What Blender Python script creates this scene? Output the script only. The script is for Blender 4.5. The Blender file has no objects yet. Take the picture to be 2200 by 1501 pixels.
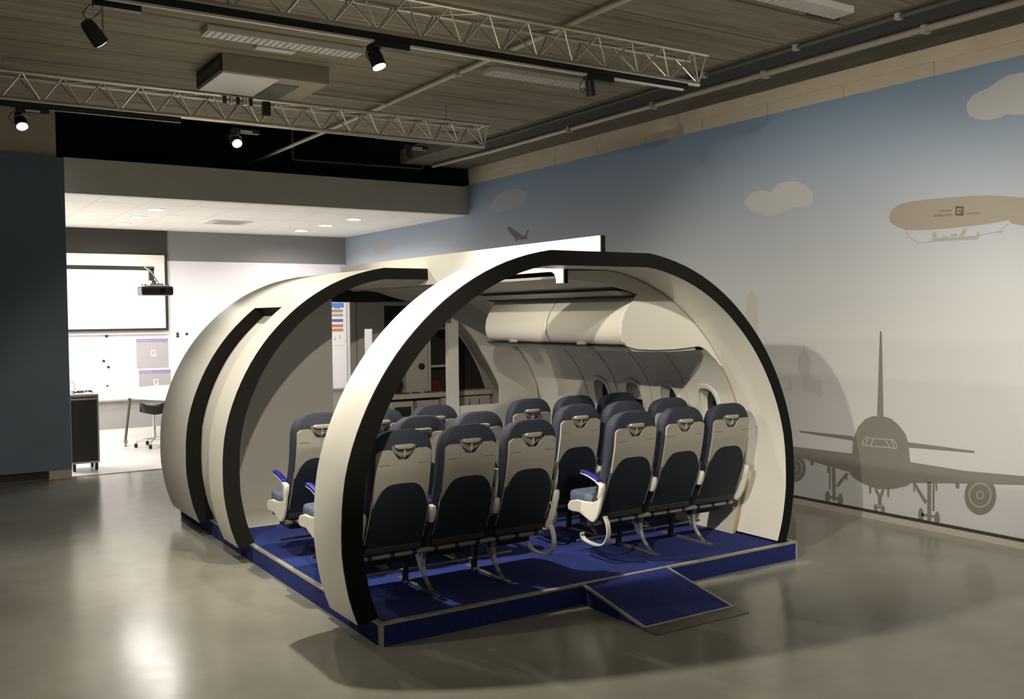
import bpy, bmesh, math, random
from mathutils import Vector, Matrix
SC = bpy.context.scene
COL = SC.collection
PI = math.pi
R = math.radians

# ------------------------------------------------------------------ camera
cam_d = bpy.data.cameras.new('camera')
cam = bpy.data.objects.new('camera', cam_d)
COL.objects.link(cam)
SC.camera = cam
cam_d.sensor_width = 36.0
cam_d.lens = 36.0 * 2073.9 / 2200.0
cam_d.clip_end = 100
rx = Vector((0.84015235, -0.54226118, -0.00984087))
ux = Vector((0.02753282, 0.02452249, 0.99932006))
fx = Vector((0.54165115, 0.83985205, -0.0355326))
m3 = Matrix((rx, ux, -fx)).transposed()
cam.matrix_world = Matrix.Translation((-2.24033, -4.85034, 1.83536)) @ m3.to_4x4()

# ------------------------------------------------------------------ world, exposure
w = bpy.data.worlds.new('world'); SC.world = w; w.use_nodes = True
w.node_tree.nodes['Background'].inputs[0].default_value = (1.0, 0.95, 0.86, 1)
w.node_tree.nodes['Background'].inputs[1].default_value = 0.055
vs = SC.view_settings
vs.view_transform = 'Standard'; vs.look = 'None'; vs.gamma = 1.0
vs.use_curve_mapping = False
vs.exposure = 0.0

# ------------------------------------------------------------------ lamps: (lamp position, aim point, watts, cone degrees, blend)
WARM = (1.0, 0.925, 0.80)
SPOTS = [
    # truss at the near side, just above and behind the picture's top edge
    ((-1.27, -2.45, 3.40), (.50, 3.5, .70), 480, 46, .5),
    ((0.43, -2.45, 3.40), (5.0, 0.6, 1.7), 430, 74, .9),
    ((2.11, -2.45, 3.40), (5.0, -1.6, 1.5), 190, 90, .9),
    # middle truss
    ((-1.21, 0.85, 3.33), (0.7, 2.0, 1.3), 230, 85, .8),
    ((0.43, 0.80, 3.40), (1.3, -0.3, 0.0), 350, 125, .5),
    ((2.11, 0.80, 3.41), None, 0, 60, .5),
    # far truss
    ((-1.27, 4.05, 3.41), (-.9, 1.6, 0.0), 125, 95, .9),
    ((0.51, 4.05, 3.43), (0.4, 0.9, 0.6), 170, 110, .8),
    ((2.28, 4.05, 3.43), None, 0, 100, .8),
    # added out of view: brightens the arch side; casts shade on the mural wall
    ((-2.97, 0.80, 3.41), (.2, 1.1, 1.1), 120, 75, .8),
    ((-2.97, -2.45, 3.41), (4.6, 1.0, 1.2), 900, 38, .6),
]
def spot_light(name, loc, aim, watts, cone, blend, color=WARM, size=.035):
    l = bpy.data.lights.new(name, 'SPOT'); l.energy = watts; l.color = color
    l.spot_size = R(cone); l.spot_blend = blend; l.shadow_soft_size = size
    o = bpy.data.objects.new(name, l); COL.objects.link(o)
    o.location = loc
    o.rotation_euler = (Vector(aim) - Vector(loc)).to_track_quat('-Z', 'Y').to_euler()
    return o
DOWNLIGHTS = [(x, y) for x in (0.88, 3.79) for y in (8.94, 10.07, 11.19)] + [(-1.6, 8.94), (-1.6, 10.07), (-1.6, 11.19)]  # the left three are added out of view to brighten the room
for (x, y) in DOWNLIGHTS:
    spot_light('downlight_beam', (x, y, 3.30), (x, y, 0), 340 if x < 0 else 84, 168, .5, (1.0, .955, .90), .10)
# unseen area lights added behind the camera as soft fill for the hall
for (x, y) in ((-3.6, -4.4), (1.4, -6.2)):
    l = bpy.data.lights.new('hall_fill', 'AREA'); l.shape = 'RECTANGLE'; l.size = 1.5; l.size_y = .3
    l.energy = 26; l.color = (1.0, .92, .78)
    o = bpy.data.objects.new('hall_fill', l); COL.objects.link(o); o.location = (x, y, 3.95)

# ------------------------------------------------------------------ materials
def mat(name, col, rough=.6, metal=0.0, noise=None, bump=None, emit=None, spec=None, coat=0):
    """noise=(scale, amount, stretch xyz) varies the colour; bump=(scale, strength)"""
    m = bpy.data.materials.new(name); m.use_nodes = True
    nt = m.node_tree; b = nt.nodes['Principled BSDF']
    b.inputs['Base Color'].default_value = (*col, 1)
    b.inputs['Roughness'].default_value = rough
    b.inputs['Metallic'].default_value = metal
    if spec is not None: b.inputs['Specular IOR Level'].default_value = spec
    if coat: b.inputs['Coat Weight'].default_value = coat
    if emit:
        b.inputs['Emission Color'].default_value = (*emit[0], 1)
        b.inputs['Emission Strength'].default_value = emit[1]
    if noise or bump:
        tc = nt.nodes.new('ShaderNodeTexCoord')
    if noise:
        mp = nt.nodes.new('ShaderNodeMapping')
        mp.inputs['Scale'].default_value = noise[2] if len(noise) > 2 else (1, 1, 1)
        n = nt.nodes.new('ShaderNodeTexNoise'); n.inputs['Scale'].default_value = noise[0]
        n.inputs['Detail'].default_value = 6
        r = nt.nodes.new('ShaderNodeValToRGB'); a = noise[1]
        r.color_ramp.elements[0].position = .3; r.color_ramp.elements[1].position = .7
        r.color_ramp.elements[0].color = (*[c * (1 - a) for c in col], 1)
        r.color_ramp.elements[1].color = (*[min(1, c * (1 + a)) for c in col], 1)
        nt.links.new(tc.outputs['Object'], mp.inputs[0]); nt.links.new(mp.outputs[0], n.inputs[0])
        nt.links.new(n.outputs[0], r.inputs[0]); nt.links.new(r.outputs[0], b.inputs['Base Color'])
    if bump:
        n2 = nt.nodes.new('ShaderNodeTexNoise'); n2.inputs['Scale'].default_value = bump[0]
        n2.inputs['Detail'].default_value = 4
        bp = nt.nodes.new('ShaderNodeBump'); bp.inputs['Strength'].default_value = bump[1]
        bp.inputs['Distance'].default_value = .01
        nt.links.new(tc.outputs['Object'], n2.inputs[0]); nt.links.new(n2.outputs[0], bp.inputs['Height'])
        nt.links.new(bp.outputs[0], b.inputs['Normal'])
    return m

def ramp_node(nt, stops, interp='LINEAR'):
    r = nt.nodes.new('ShaderNodeValToRGB'); r.color_ramp.interpolation = interp
    e = r.color_ramp.elements
    e[0].position, e[0].color = stops[0][0], (*stops[0][1], 1)
    e[1].position, e[1].color = stops[-1][0], (*stops[-1][1], 1)
    for p, c in stops[1:-1]:
        k = e.new(p); k.color = (*c, 1)
    return r

def mat_floor():
    m = bpy.data.materials.new('polished_concrete'); m.use_nodes = True
    nt = m.node_tree; b = nt.nodes['Principled BSDF']
    tc = nt.nodes.new('ShaderNodeTexCoord')
    n = nt.nodes.new('ShaderNodeTexNoise'); n.inputs['Scale'].default_value = 1.1; n.inputs['Detail'].default_value = 8
    n.inputs['Roughness'].default_value = .62
    r = ramp_node(nt, [(.25, (.205, .198, .160)), (.5, (.260, .250, .205)), (.75, (.315, .303, .250))])
    n2 = nt.nodes.new('ShaderNodeTexNoise'); n2.inputs['Scale'].default_value = 9; n2.inputs['Detail'].default_value = 6
    mp = nt.nodes.new('ShaderNodeMapRange'); mp.inputs[3].default_value = .15; mp.inputs[4].default_value = .24; b.inputs['Specular IOR Level'].default_value = .26
    bp = nt.nodes.new('ShaderNodeBump'); bp.inputs['Strength'].default_value = .02; bp.inputs['Distance'].default_value = .004
    for a in (n, n2): nt.links.new(tc.outputs['Object'], a.inputs[0])
    nt.links.new(n.outputs[0], r.inputs[0]); nt.links.new(r.outputs[0], b.inputs['Base Color'])
    nt.links.new(n2.outputs[0], mp.inputs[0]); nt.links.new(mp.outputs[0], b.inputs['Roughness'])
    nt.links.new(n2.outputs[0], bp.inputs['Height']); nt.links.new(bp.outputs[0], b.inputs['Normal'])
    return m

def mat_mural():
    """painted wall: blue at the top fading to warm grey, two faint skyline bands near the bottom"""
    m = bpy.data.materials.new('sky_mural'); m.use_nodes = True
    nt = m.node_tree; b = nt.nodes['Principled BSDF']; b.inputs['Roughness'].default_value = .75
    tc = nt.nodes.new('ShaderNodeTexCoord'); sp = nt.nodes.new('ShaderNodeSeparateXYZ')
    mr = nt.nodes.new('ShaderNodeMapRange'); mr.inputs[1].default_value = 0; mr.inputs[2].default_value = 3.8
    r = ramp_node(nt, [(0, (.50, .495, .495)), (.325, (.50, .495, .49)), (.332, (.535, .53, .52)), (.418, (.54, .54, .53)),
                       (.424, (.565, .565, .555)), (.55, (.55, .565, .575)), (.72, (.42, .46, .51)), (.88, (.29, .37, .475)), (1, (.21, .31, .44))])
    nt.links.new(tc.outputs['Object'], sp.inputs[0]); nt.links.new(sp.outputs[2], mr.inputs[0])
    nt.links.new(mr.outputs[0], r.inputs[0]); nt.links.new(r.outputs[0], b.inputs['Base Color'])
    return m

def mat_planks():
    """rough ceiling boards running along x"""
    m = bpy.data.materials.new('ceiling_boards'); m.use_nodes = True
    nt = m.node_tree; b = nt.nodes['Principled BSDF']; b.inputs['Roughness'].default_value = .9
    tc = nt.nodes.new('ShaderNodeTexCoord')
    mp = nt.nodes.new('ShaderNodeMapping'); mp.inputs['Scale'].default_value = (.55, 9.0, 1)
    n = nt.nodes.new('ShaderNodeTexNoise'); n.inputs['Scale'].default_value = 1.6; n.inputs['Detail'].default_value = 9
    n.inputs['Roughness'].default_value = .7
    r = ramp_node(nt, [(.28, (.15, .125, .085)), (.5, (.27, .235, .17)), (.72, (.38, .335, .255))])
    sp = nt.nodes.new('ShaderNodeSeparateXYZ')
    ad = nt.nodes.new('ShaderNodeMath'); ad.operation = 'MULTIPLY'; ad.inputs[1].default_value = 1.67
    fr = nt.nodes.new('ShaderNodeMath'); fr.operation = 'FRACT'
    gt = nt.nodes.new('ShaderNodeMath'); gt.operation = 'GREATER_THAN'; gt.inputs[1].default_value = .035
    mx = nt.nodes.new('ShaderNodeMix'); mx.data_type = 'RGBA'; mx.inputs[6].default_value = (.12, .10, .068, 1)
    nt.links.new(tc.outputs['Object'], mp.inputs[0]); nt.links.new(mp.outputs[0], n.inputs[0])
    nt.links.new(n.outputs[0], r.inputs[0]); nt.links.new(tc.outputs['Object'], sp.inputs[0])
    nt.links.new(sp.outputs[1], ad.inputs[0]); nt.links.new(ad.outputs[0], fr.inputs[0]); nt.links.new(fr.outputs[0], gt.inputs[0])
    nt.links.new(gt.outputs[0], mx.inputs[0]); nt.links.new(r.outputs[0], mx.inputs[7]); nt.links.new(mx.outputs[2], b.inputs['Base Color'])
    bp = nt.nodes.new('ShaderNodeBump'); bp.inputs['Strength'].default_value = .5; bp.inputs['Distance'].default_value = .02
    nt.links.new(n.outputs[0], bp.inputs['Height']); nt.links.new(bp.outputs[0], b.inputs['Normal'])
    return m

def mat_grid(name, col, line, sx, sy, frac=.02, rough=.8, axes=(0, 1)):
    m = bpy.data.materials.new(name); m.use_nodes = True
    nt = m.node_tree; b = nt.nodes['Principled BSDF']; b.inputs['Roughness'].default_value = rough
    tc = nt.nodes.new('ShaderNodeTexCoord'); sp = nt.nodes.new('ShaderNodeSeparateXYZ')
    nt.links.new(tc.outputs['Object'], sp.inputs[0])
    outs = []
    for k, s in zip(axes, (sx, sy)):
        mu = nt.nodes.new('ShaderNodeMath'); mu.operation = 'DIVIDE'; mu.inputs[1].default_value = s
        fr = nt.nodes.new('ShaderNodeMath'); fr.operation = 'FRACT'
        gt = nt.nodes.new('ShaderNodeMath'); gt.operation = 'GREATER_THAN'; gt.inputs[1].default_value = frac
        nt.links.new(sp.outputs[k], mu.inputs[0]); nt.links.new(mu.outputs[0], fr.inputs[0]); nt.links.new(fr.outputs[0], gt.inputs[0])
        outs.append(gt)
    mn = nt.nodes.new('ShaderNodeMath'); mn.operation = 'MULTIPLY'
    nt.links.new(outs[0].outputs[0], mn.inputs[0]); nt.links.new(outs[1].outputs[0], mn.inputs[1])
    mx = nt.nodes.new('ShaderNodeMix'); mx.data_type = 'RGBA'
    mx.inputs[6].default_value = (*line, 1); mx.inputs[7].default_value = (*col, 1)
    nt.links.new(mn.outputs[0], mx.inputs[0]); nt.links.new(mx.outputs[2], b.inputs['Base Color'])
    return m

M = {}
M['floor'] = mat_floor()
M['floor_light'] = mat('pale_vinyl', (.72, .70, .66), .35, noise=(2, .05))
M['mural'] = mat_mural()
M['boards'] = mat_planks()
M['flat_black'] = mat('flat_black', (.012, .011, .010), .85)  # near-black surfaces around the space above the fascia
M['dark_concrete'] = mat('dark_olive_concrete', (.135, .12, .085), .9, noise=(6, .25, (3, .4, 1)))  # dark olive tone of the ceiling edge strip
M['beige_block'] = mat_grid('beige_blockwork', (.56, .49, .37), (.36, .31, .23), .9, .9, .012, .85, (1, 1))
M['beige_beam'] = mat('beige_beam', (.60, .52, .39), .85, noise=(3, .07))
M['grey_fascia'] = mat('grey_fascia', (.66, .64, .56), .8, noise=(2, .03))
M['blue_wall'] = mat('dark_blue_wall', (.15, .20, .26), .8, noise=(1.2, .10))
M['tiles'] = mat_grid('ceiling_tiles', (.82, .80, .75), (.60, .58, .54), .6, 1.2, .02)
M['whiteboard'] = mat('whiteboard', (.86, .83, .86), .25)
M['grey_upper'] = mat('mid_grey_wall', (.235, .225, .225), .7)
M['dark_upper'] = mat('dark_brown_grey_wall', (.040, .033, .030), .7)
M['grey_base'] = mat('grey_base_wall', (.34, .325, .31), .7)
M['shell'] = mat('white_satin_shell', (.80, .775, .69), .38, noise=(1.5, .015))
M['inner'] = mat('off_white_liner', (.70, .675, .60), .5)
M['black_felt'] = mat('black_felt_edge', (.007, .006, .005), .8, spec=.2)  # black felt on the cut edges
M['plastic_grey'] = mat('warm_grey_plastic', (.40, .375, .31), .42)
M['seat_blue'] = mat('navy_upholstery', (.026, .032, .050), .75, bump=(260, .25))
M['seat_light'] = mat('slate_blue_cushion', (.10, .13, .20), .75, bump=(260, .25))
M['recess'] = mat('shaded_notch_grey', (.25, .235, .195), .5)  # panel grey darkened, shade of the notch put into the colour
M['seam_grey'] = mat('faded_print', (.17, .16, .14), .6)
M['beam_grey'] = mat('grey_aluminium_beam', (.34, .33, .29), .45, .4)
M['pocket'] = mat('dark_navy_pocket', (.008, .013, .021), .7, bump=(200, .3))
M['silver'] = mat('satin_aluminium', (.62, .60, .55), .32, .9)
M['white_plastic'] = mat('glossy_cream_plastic', (.76, .73, .64), .28)
M['arm_blue'] = mat('royal_blue_armrest', (.018, .022, .26), .35)
M['carpet'] = mat('royal_blue_carpet', (.012, .028, .185), .95, noise=(60, .30), bump=(300, .5))
M['trim_silver'] = mat('aluminium_edge_strip', (.48, .46, .41), .45, .35)
M['white_deck'] = mat('cream_vinyl_deck', (.74, .71, .62), .4)
M['bin'] = mat('cream_bin_plastic', (.76, .72, .62), .4)
M['line_dark'] = mat('dark_seam', (.05, .045, .04), .7)
M['grey_panel'] = mat('warm_grey_panel', (.56, .535, .47), .6)
M['tan_edge'] = mat('raw_wood_edge', (.50, .37, .20), .7)
M['win_dark'] = mat('dark_window_glass', (.006, .006, .006), .12)
M['truss'] = mat('aluminium_tube', (.66, .62, .54), .30, .85)
M['track'] = mat('black_track', (.010, .010, .010), .5)
M['lamp_black'] = mat('black_lamp_body', (.012, .012, .012), .45)
M['lens'] = mat('lit_lens', (1, 1, 1), .3, emit=((1, .97, .93), 18))
M['lens_off'] = mat('unlit_lens', (.08, .08, .08), .1)
M['down_lens'] = mat('downlight_glow', (1, 1, 1), .3, emit=((1, .97, .92), 6))
M['tube_grey'] = mat('grey_conduit', (.42, .38, .31), .5, .3)
M['pipe_white'] = mat('cream_pipe', (.55, .50, .40), .5)
M['ac_side'] = mat('olive_grey_casing', (.09, .09, .065), .7)
M['ac_face'] = mat('beige_casing', (.31, .27, .19), .7)
M['ac_white'] = mat('pale_grille', (.66, .64, .60), .6)
M['galley'] = mat('galley_grey', (.50, .48, .43), .6)
M['galley_light'] = mat('galley_light_grey', (.50, .47, .41), .6)
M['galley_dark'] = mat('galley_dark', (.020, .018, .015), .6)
M['counter'] = mat('beige_counter', (.58, .52, .42), .5)
M['red'] = mat('dark_red_box', (.13, .012, .010), .6)
M['rust'] = mat('red_brown_tray', (.16, .06, .035), .6)
M['screen'] = mat('matt_white_screen', (.84, .82, .74), .8)
M['black_frame'] = mat('black_frame', (.02, .018, .016), .5)
M['poster_grey'] = mat('grey_poster', (.44, .41, .42), .6)
M['poster_lilac'] = mat('lilac_header', (.30, .26, .50), .6)
M['paper'] = mat('white_paper', (.85, .84, .82), .7)
M['p_blue'] = mat('poster_blue', (.10, .25, .62), .6)
M['p_pink'] = mat('poster_rose', (.48, .28, .27), .6)
M['p_green'] = mat('poster_sage', (.36, .38, .32), .6)
M['p_violet'] = mat('poster_violet', (.14, .12, .40), .6)
M['p_orange'] = mat('poster_orange', (.52, .22, .14), .6)
M['chrome'] = mat('chrome', (.75, .74, .72), .18, 1.0)
M['black_rubber'] = mat('black_rubber', (.02, .02, .02), .6)
M['leather'] = mat('black_leather', (.018, .014, .012), .5)
M['table_white'] = mat('white_laminate', (.88, .87, .84), .3)
M['rack_black'] = mat('rack_mesh_black', (.012, .011, .010), .5, bump=(90, .4))
M['rack_silver'] = mat('rack_aluminium', (.45, .44, .42), .35, .8)
M['proj_black'] = mat('projector_black', (.025, .02, .018), .25)
M['proj_top'] = mat('projector_top', (.45, .44, .42), .2)
M['arm_grey'] = mat('grey_steel_arm', (.13, .12, .10), .5)
M['mural_plane'] = mat('mural_dark_taupe', (.185, .172, .145), .75)
M['mural_line'] = mat('mural_light_taupe', (.36, .34, .30), .75)
M['mural_ship'] = mat('mural_tan', (.335, .30, .245), .75)
M['mural_gond'] = mat('mural_thin_grey', (.38, .36, .335), .75)
M['mural_logo'] = mat('mural_olive_black', (.105, .090, .055), .75)
M['mural_text'] = mat('mural_brown_grey', (.24, .20, .155), .75)
M['mural_cloud'] = mat('mural_cloud_grey', (.50, .51, .50), .75)
M['mural_cloud_blue'] = mat('mural_blue_grey', (.36, .40, .43), .75)
M['mural_jet'] = mat('mural_slate', (.155, .155, .18), .75)
M['mural_tower'] = mat('mural_faint_tan', (.455, .44, .415), .75)
M['mural_obelisk'] = mat('mural_pale_tan', (.51, .50, .47), .75)
M['base_dark'] = mat('dark_skirting_line', (.035, .028, .020), .7)
M['base_grey'] = mat('grey_cable_duct', (.40, .37, .32), .6)
M['ramp_lip'] = mat('worn_steel_plate', (.17, .16, .13), .45, .5, noise=(14, .3))

# ------------------------------------------------------------------ mesh helpers
class MB:
    def __init__(s): s.v = []; s.f = []
    def add(s, vs, fs):
        o = len(s.v); s.v += [tuple(p) for p in vs]; s.f += [tuple(i + o for i in f) for f in fs]; return s
    def box(s, x0, x1, y0, y1, z0, z1):
        return s.add([(x0, y0, z0), (x1, y0, z0), (x1, y1, z0), (x0, y1, z0), (x0, y0, z1), (x1, y0, z1), (x1, y1, z1), (x0, y1, z1)],
                     [(0, 3, 2, 1), (4, 5, 6, 7), (0, 1, 5, 4), (1, 2, 6, 5), (2, 3, 7, 6), (3, 0, 4, 7)])
    def prism(s, poly, a0, a1, axis):
        """poly: 2D points; axis 'x': (y,z) swept along x; 'y': (x,z) along y; 'z': (x,y) along z"""
        n = len(poly)
        def P(p, a):
            return (a, p[0], p[1]) if axis == 'x' else (p[0], a, p[1]) if axis == 'y' else (p[0], p[1], a)
        vs = [P(p, a0) for p in poly] + [P(p, a1) for p in poly]
        fs = [tuple(range(n))[::-1], tuple(range(n, 2 * n))] + [(i, (i + 1) % n, n + (i + 1) % n, n + i) for i in range(n)]
        return s.add(vs, fs)
    def tube(s, pts, r, n=8, r2=None, closed_ends=True):
        pts = [Vector(p) for p in pts]; rings = []
        up = None
        for i, p in enumerate(pts):
            d = (pts[min(i + 1, len(pts) - 1)] - pts[max(i - 1, 0)]).normalized()
            if up is None:
                up = Vector((0, 0, 1)) if abs(d.z) < .9 else Vector((1, 0, 0))
            a = d.cross(up).normalized(); b = a.cross(d).normalized(); up = b
            rr = r if not isinstance(r, (list, tuple)) else r[i]
            rb = rr if r2 is None else r2
            rings.append([p + a * math.cos(2 * PI * k / n) * rr + b * math.sin(2 * PI * k / n) * rb for k in range(n)])
        vs = [q for g in rings for q in g]; fs = []
        for i in range(len(rings) - 1):
            for k in range(n):
                fs.append((i * n + k, i * n + (k + 1) % n, (i + 1) * n + (k + 1) % n, (i + 1) * n + k))
        if closed_ends:
            fs.append(tuple(range(n))[::-1]); fs.append(tuple((len(rings) - 1) * n + k for k in range(n)))
        return s.add(vs, fs)
    def loft(s, rings):
        n = len(rings[0]); vs = [q for g in rings for q in g]; fs = []
        for i in range(len(rings) - 1):
            for k in range(n):
                fs.append((i * n + k, i * n + (k + 1) % n, (i + 1) * n + (k + 1) % n, (i + 1) * n + k))
        fs.append(tuple(range(n))[::-1]); fs.append(tuple((len(rings) - 1) * n + k for k in range(n)))
        return s.add(vs, fs)
    def cyl(s, c, r, z0, z1, n=24, r1=None):
        r1 = r if r1 is None else r1
        return s.loft([[(c[0] + r * math.cos(2 * PI * k / n), c[1] + r * math.sin(2 * PI * k / n), z0) for k in range(n)],
                       [(c[0] + r1 * math.cos(2 * PI * k / n), c[1] + r1 * math.sin(2 * PI * k / n), z1) for k in range(n)]])
    def sphere(s, c, r, n=12, sc=(1, 1, 1)):
        rings = []
        for i in range(1, n // 2):
            t = PI * i / (n // 2)
            rings.append([(c[0] + r * sc[0] * math.sin(t) * math.cos(2 * PI * k / n), c[1] + r * sc[1] * math.sin(t) * math.sin(2 * PI * k / n), c[2] + r * sc[2] * math.cos(t)) for k in range(n)])
        return s.loft(rings)
    def move(s, fn):
        s.v = [tuple(fn(Vector(p))) for p in s.v]; return s
    def build(s, name, m, parent=None, smooth=None, bevel=None):
        me = bpy.data.meshes.new(name); bm = bmesh.new()
        vs = [bm.verts.new(p) for p in s.v]
        for f in s.f:
            if len(set(f)) < 3: continue
            try: bm.faces.new([vs[i] for i in f])
            except ValueError: pass
        bmesh.ops.recalc_face_normals(bm, faces=bm.faces[:])
        big = [f for f in bm.faces if len(f.verts) > 4]
        if big: bmesh.ops.triangulate(bm, faces=big)
        bm.to_mesh(me); bm.free()
        if smooth is not None:
            me.polygons.foreach_set('use_smooth', [True] * len(me.polygons))
            try: me.set_sharp_from_angle(angle=R(smooth))
            except Exception: pass
        o = bpy.data.objects.new(name, me); COL.objects.link(o)
        if m is not None: me.materials.append(M[m] if isinstance(m, str) else m)
        if parent is not None: o.parent = parent
        if bevel:
            b = o.modifiers.new('bevel', 'BEVEL'); b.width = bevel; b.segments = 2; b.limit_method = 'ANGLE'; b.angle_limit = R(35)
        return o

def tag(o, label, cat, group=None, kind=None):
    o['label'] = label; o['category'] = cat
    if group: o['group'] = group
    if kind: o['kind'] = kind
    return o
def struct(o):
    o['kind'] = 'structure'; return o
def empty(name, loc=(0, 0, 0), rz=0):
    o = bpy.data.objects.new(name, None); COL.objects.link(o); o.location = loc; o.rotation_euler = (0, 0, rz)
    o.empty_display_size = .1
    return o
def copy_tree(o, parent=None):
    c = o.copy(); COL.objects.link(c)
    if parent is not None: c.parent = parent
    for ch in [k for k in bpy.data.objects if k.parent == o]: copy_tree(ch, c)
    return c
def bx(name, m, x0, x1, y0, y1, z0, z1, parent=None, bevel=None):
    return MB().box(x0, x1, y0, y1, z0, z1).build(name, m, parent, bevel=bevel)

DECK = 0.129
XC, ZC = 1.6, 0.538
ZT = 2.234          # flat top of the arches
XW = 5.0576         # mural wall

# ------------------------------------------------------------------ the setting
struct(bx('floor', 'floor', -9, 5.3, -9, 7.35, -.1, 0))
struct(bx('floor', 'floor_light', -9, 5.3, 7.35, 12.4, -.1, .001))
struct(bx('trim_1', 'trim_silver', -.55, XW, 7.33, 7.37, 0, .006))
struct(bx('wall_right', 'mural', XW, XW + .15, -9, 12.3, 0, 3.7728))
struct(bx('trim_2', 'beige_block', XW, XW + .15, -9, 7.6, 3.7728, 3.886))
struct(bx('trim_3', 'beige_beam', XW - .012, XW + .15, -9, 7.6, 3.886, 4.012))
struct(bx('wall_right', 'flat_black', XW, XW + .15, 7.6, 9.1, 3.7728, 4.6))
struct(bx('ceiling', 'boards', -9, 3.93, -9, 5.95, 4.012, 4.2))
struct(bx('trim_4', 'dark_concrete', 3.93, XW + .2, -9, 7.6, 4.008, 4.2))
struct(bx('ceiling', 'flat_black', -9, 3.95, 5.95, 9.1, 4.5, 4.6))
struct(bx('wall_back', 'flat_black', -9, XW, 9.0, 9.1, 3.76, 4.6))
# left partition, its plinth and the blockwork above
struct(bx('wall_left', 'blue_wall', -5, -.50, 7.30, 7.42, .10, 3.69))
struct(bx('baseboard_left', 'beige_block', -.74, -.50, 7.31, 7.41, 0, .10))
struct(bx('baseboard_left', 'base_dark', -5, -.74, 7.36, 7.41, 0, .10))  # dark strip standing in for the shaded gap under the partition
struct(bx('trim_5', 'beige_block', -5, -.56, 7.44, 7.60, 3.6, 4.5))
# bulkhead over the bright room, dropped tile ceiling
struct(bx('trim_6', 'grey_fascia', -.46, XW, 7.635, 7.80, 3.33, 3.75))
struct(bx('ceiling', 'tiles', -4, XW, 7.75, 12.3, 3.332, 3.40))
struct(bx('trim_7', 'flat_black', -4, XW, 7.8, 9.0, 3.74, 3.76))
struct(bx('wall_back', 'grey_base', -4, XW, 12.26, 12.4, 0, 3.4))
struct(bx('wall_left', 'whiteboard', -4.1, -4, 7.4, 12.3, 0, 3.4))
struct(bx('trim_8', 'grey_upper', 1.79, XW, 12.245, 12.26, 2.82, 3.332))
struct(bx('trim_9', 'dark_upper', -4, 1.79, 12.225, 12.26, 2.90, 3.332))
wb = empty('whiteboard_panel', (0, 12.25, .5))
tag(wb, 'long white magnetic board along the bright back room wall', 'whiteboard')
MB().box(-4, XW - .01, -.012, .008, -.01, 2.32).build('board', 'whiteboard', wb)
MB().box(-4, XW - .01, -.05, -.012, -.03, -.005).build('pen_tray', 'trim_silver', wb)
for (x, z) in ((.784, 1.552), (.731, 1.144), (.801, 1.041), (.779, .732), (2.083, 1.567), (1.93, 1.55), (1.93, 1.515), (.95, .53), (1.02, .53)):
    pass
MAG = [((.784, 1.552), 'black round magnet just below the projection screen'), ((.731, 1.144), 'upper black magnet of the close pair left of the lilac posters'),
       ((.801, 1.041), 'lower black magnet of the close pair left of the lilac posters'), ((.779, .732), 'small black magnet lowest on the board above the cart and table'),
       ((2.083, 1.567), 'lone black magnet furthest right on the board near the shell'), ((1.93, 1.575), 'black magnet topmost of two touching beside the screen corner'),
       ((1.93, 1.530), 'dark magnet below another one beside the screen corner')]
for (x, z), lab in MAG:
    g = MB(); g.tube([(x, 12.238, z), (x, 12.215, z)], .022 if z != .732 else .014, 12)
    tag(g.build('magnet', 'black_rubber', smooth=40), lab, 'magnet', 'magnets on the whiteboard')
# skirting and cable duct of the mural wall
struct(bx('baseboard_right', 'base_dark', XW - .02, XW, -9, 7.3, .052, .075))
struct(bx('baseboard_right', 'base_grey', XW - .03, XW, -9, 7.3, 0, .052))

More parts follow.
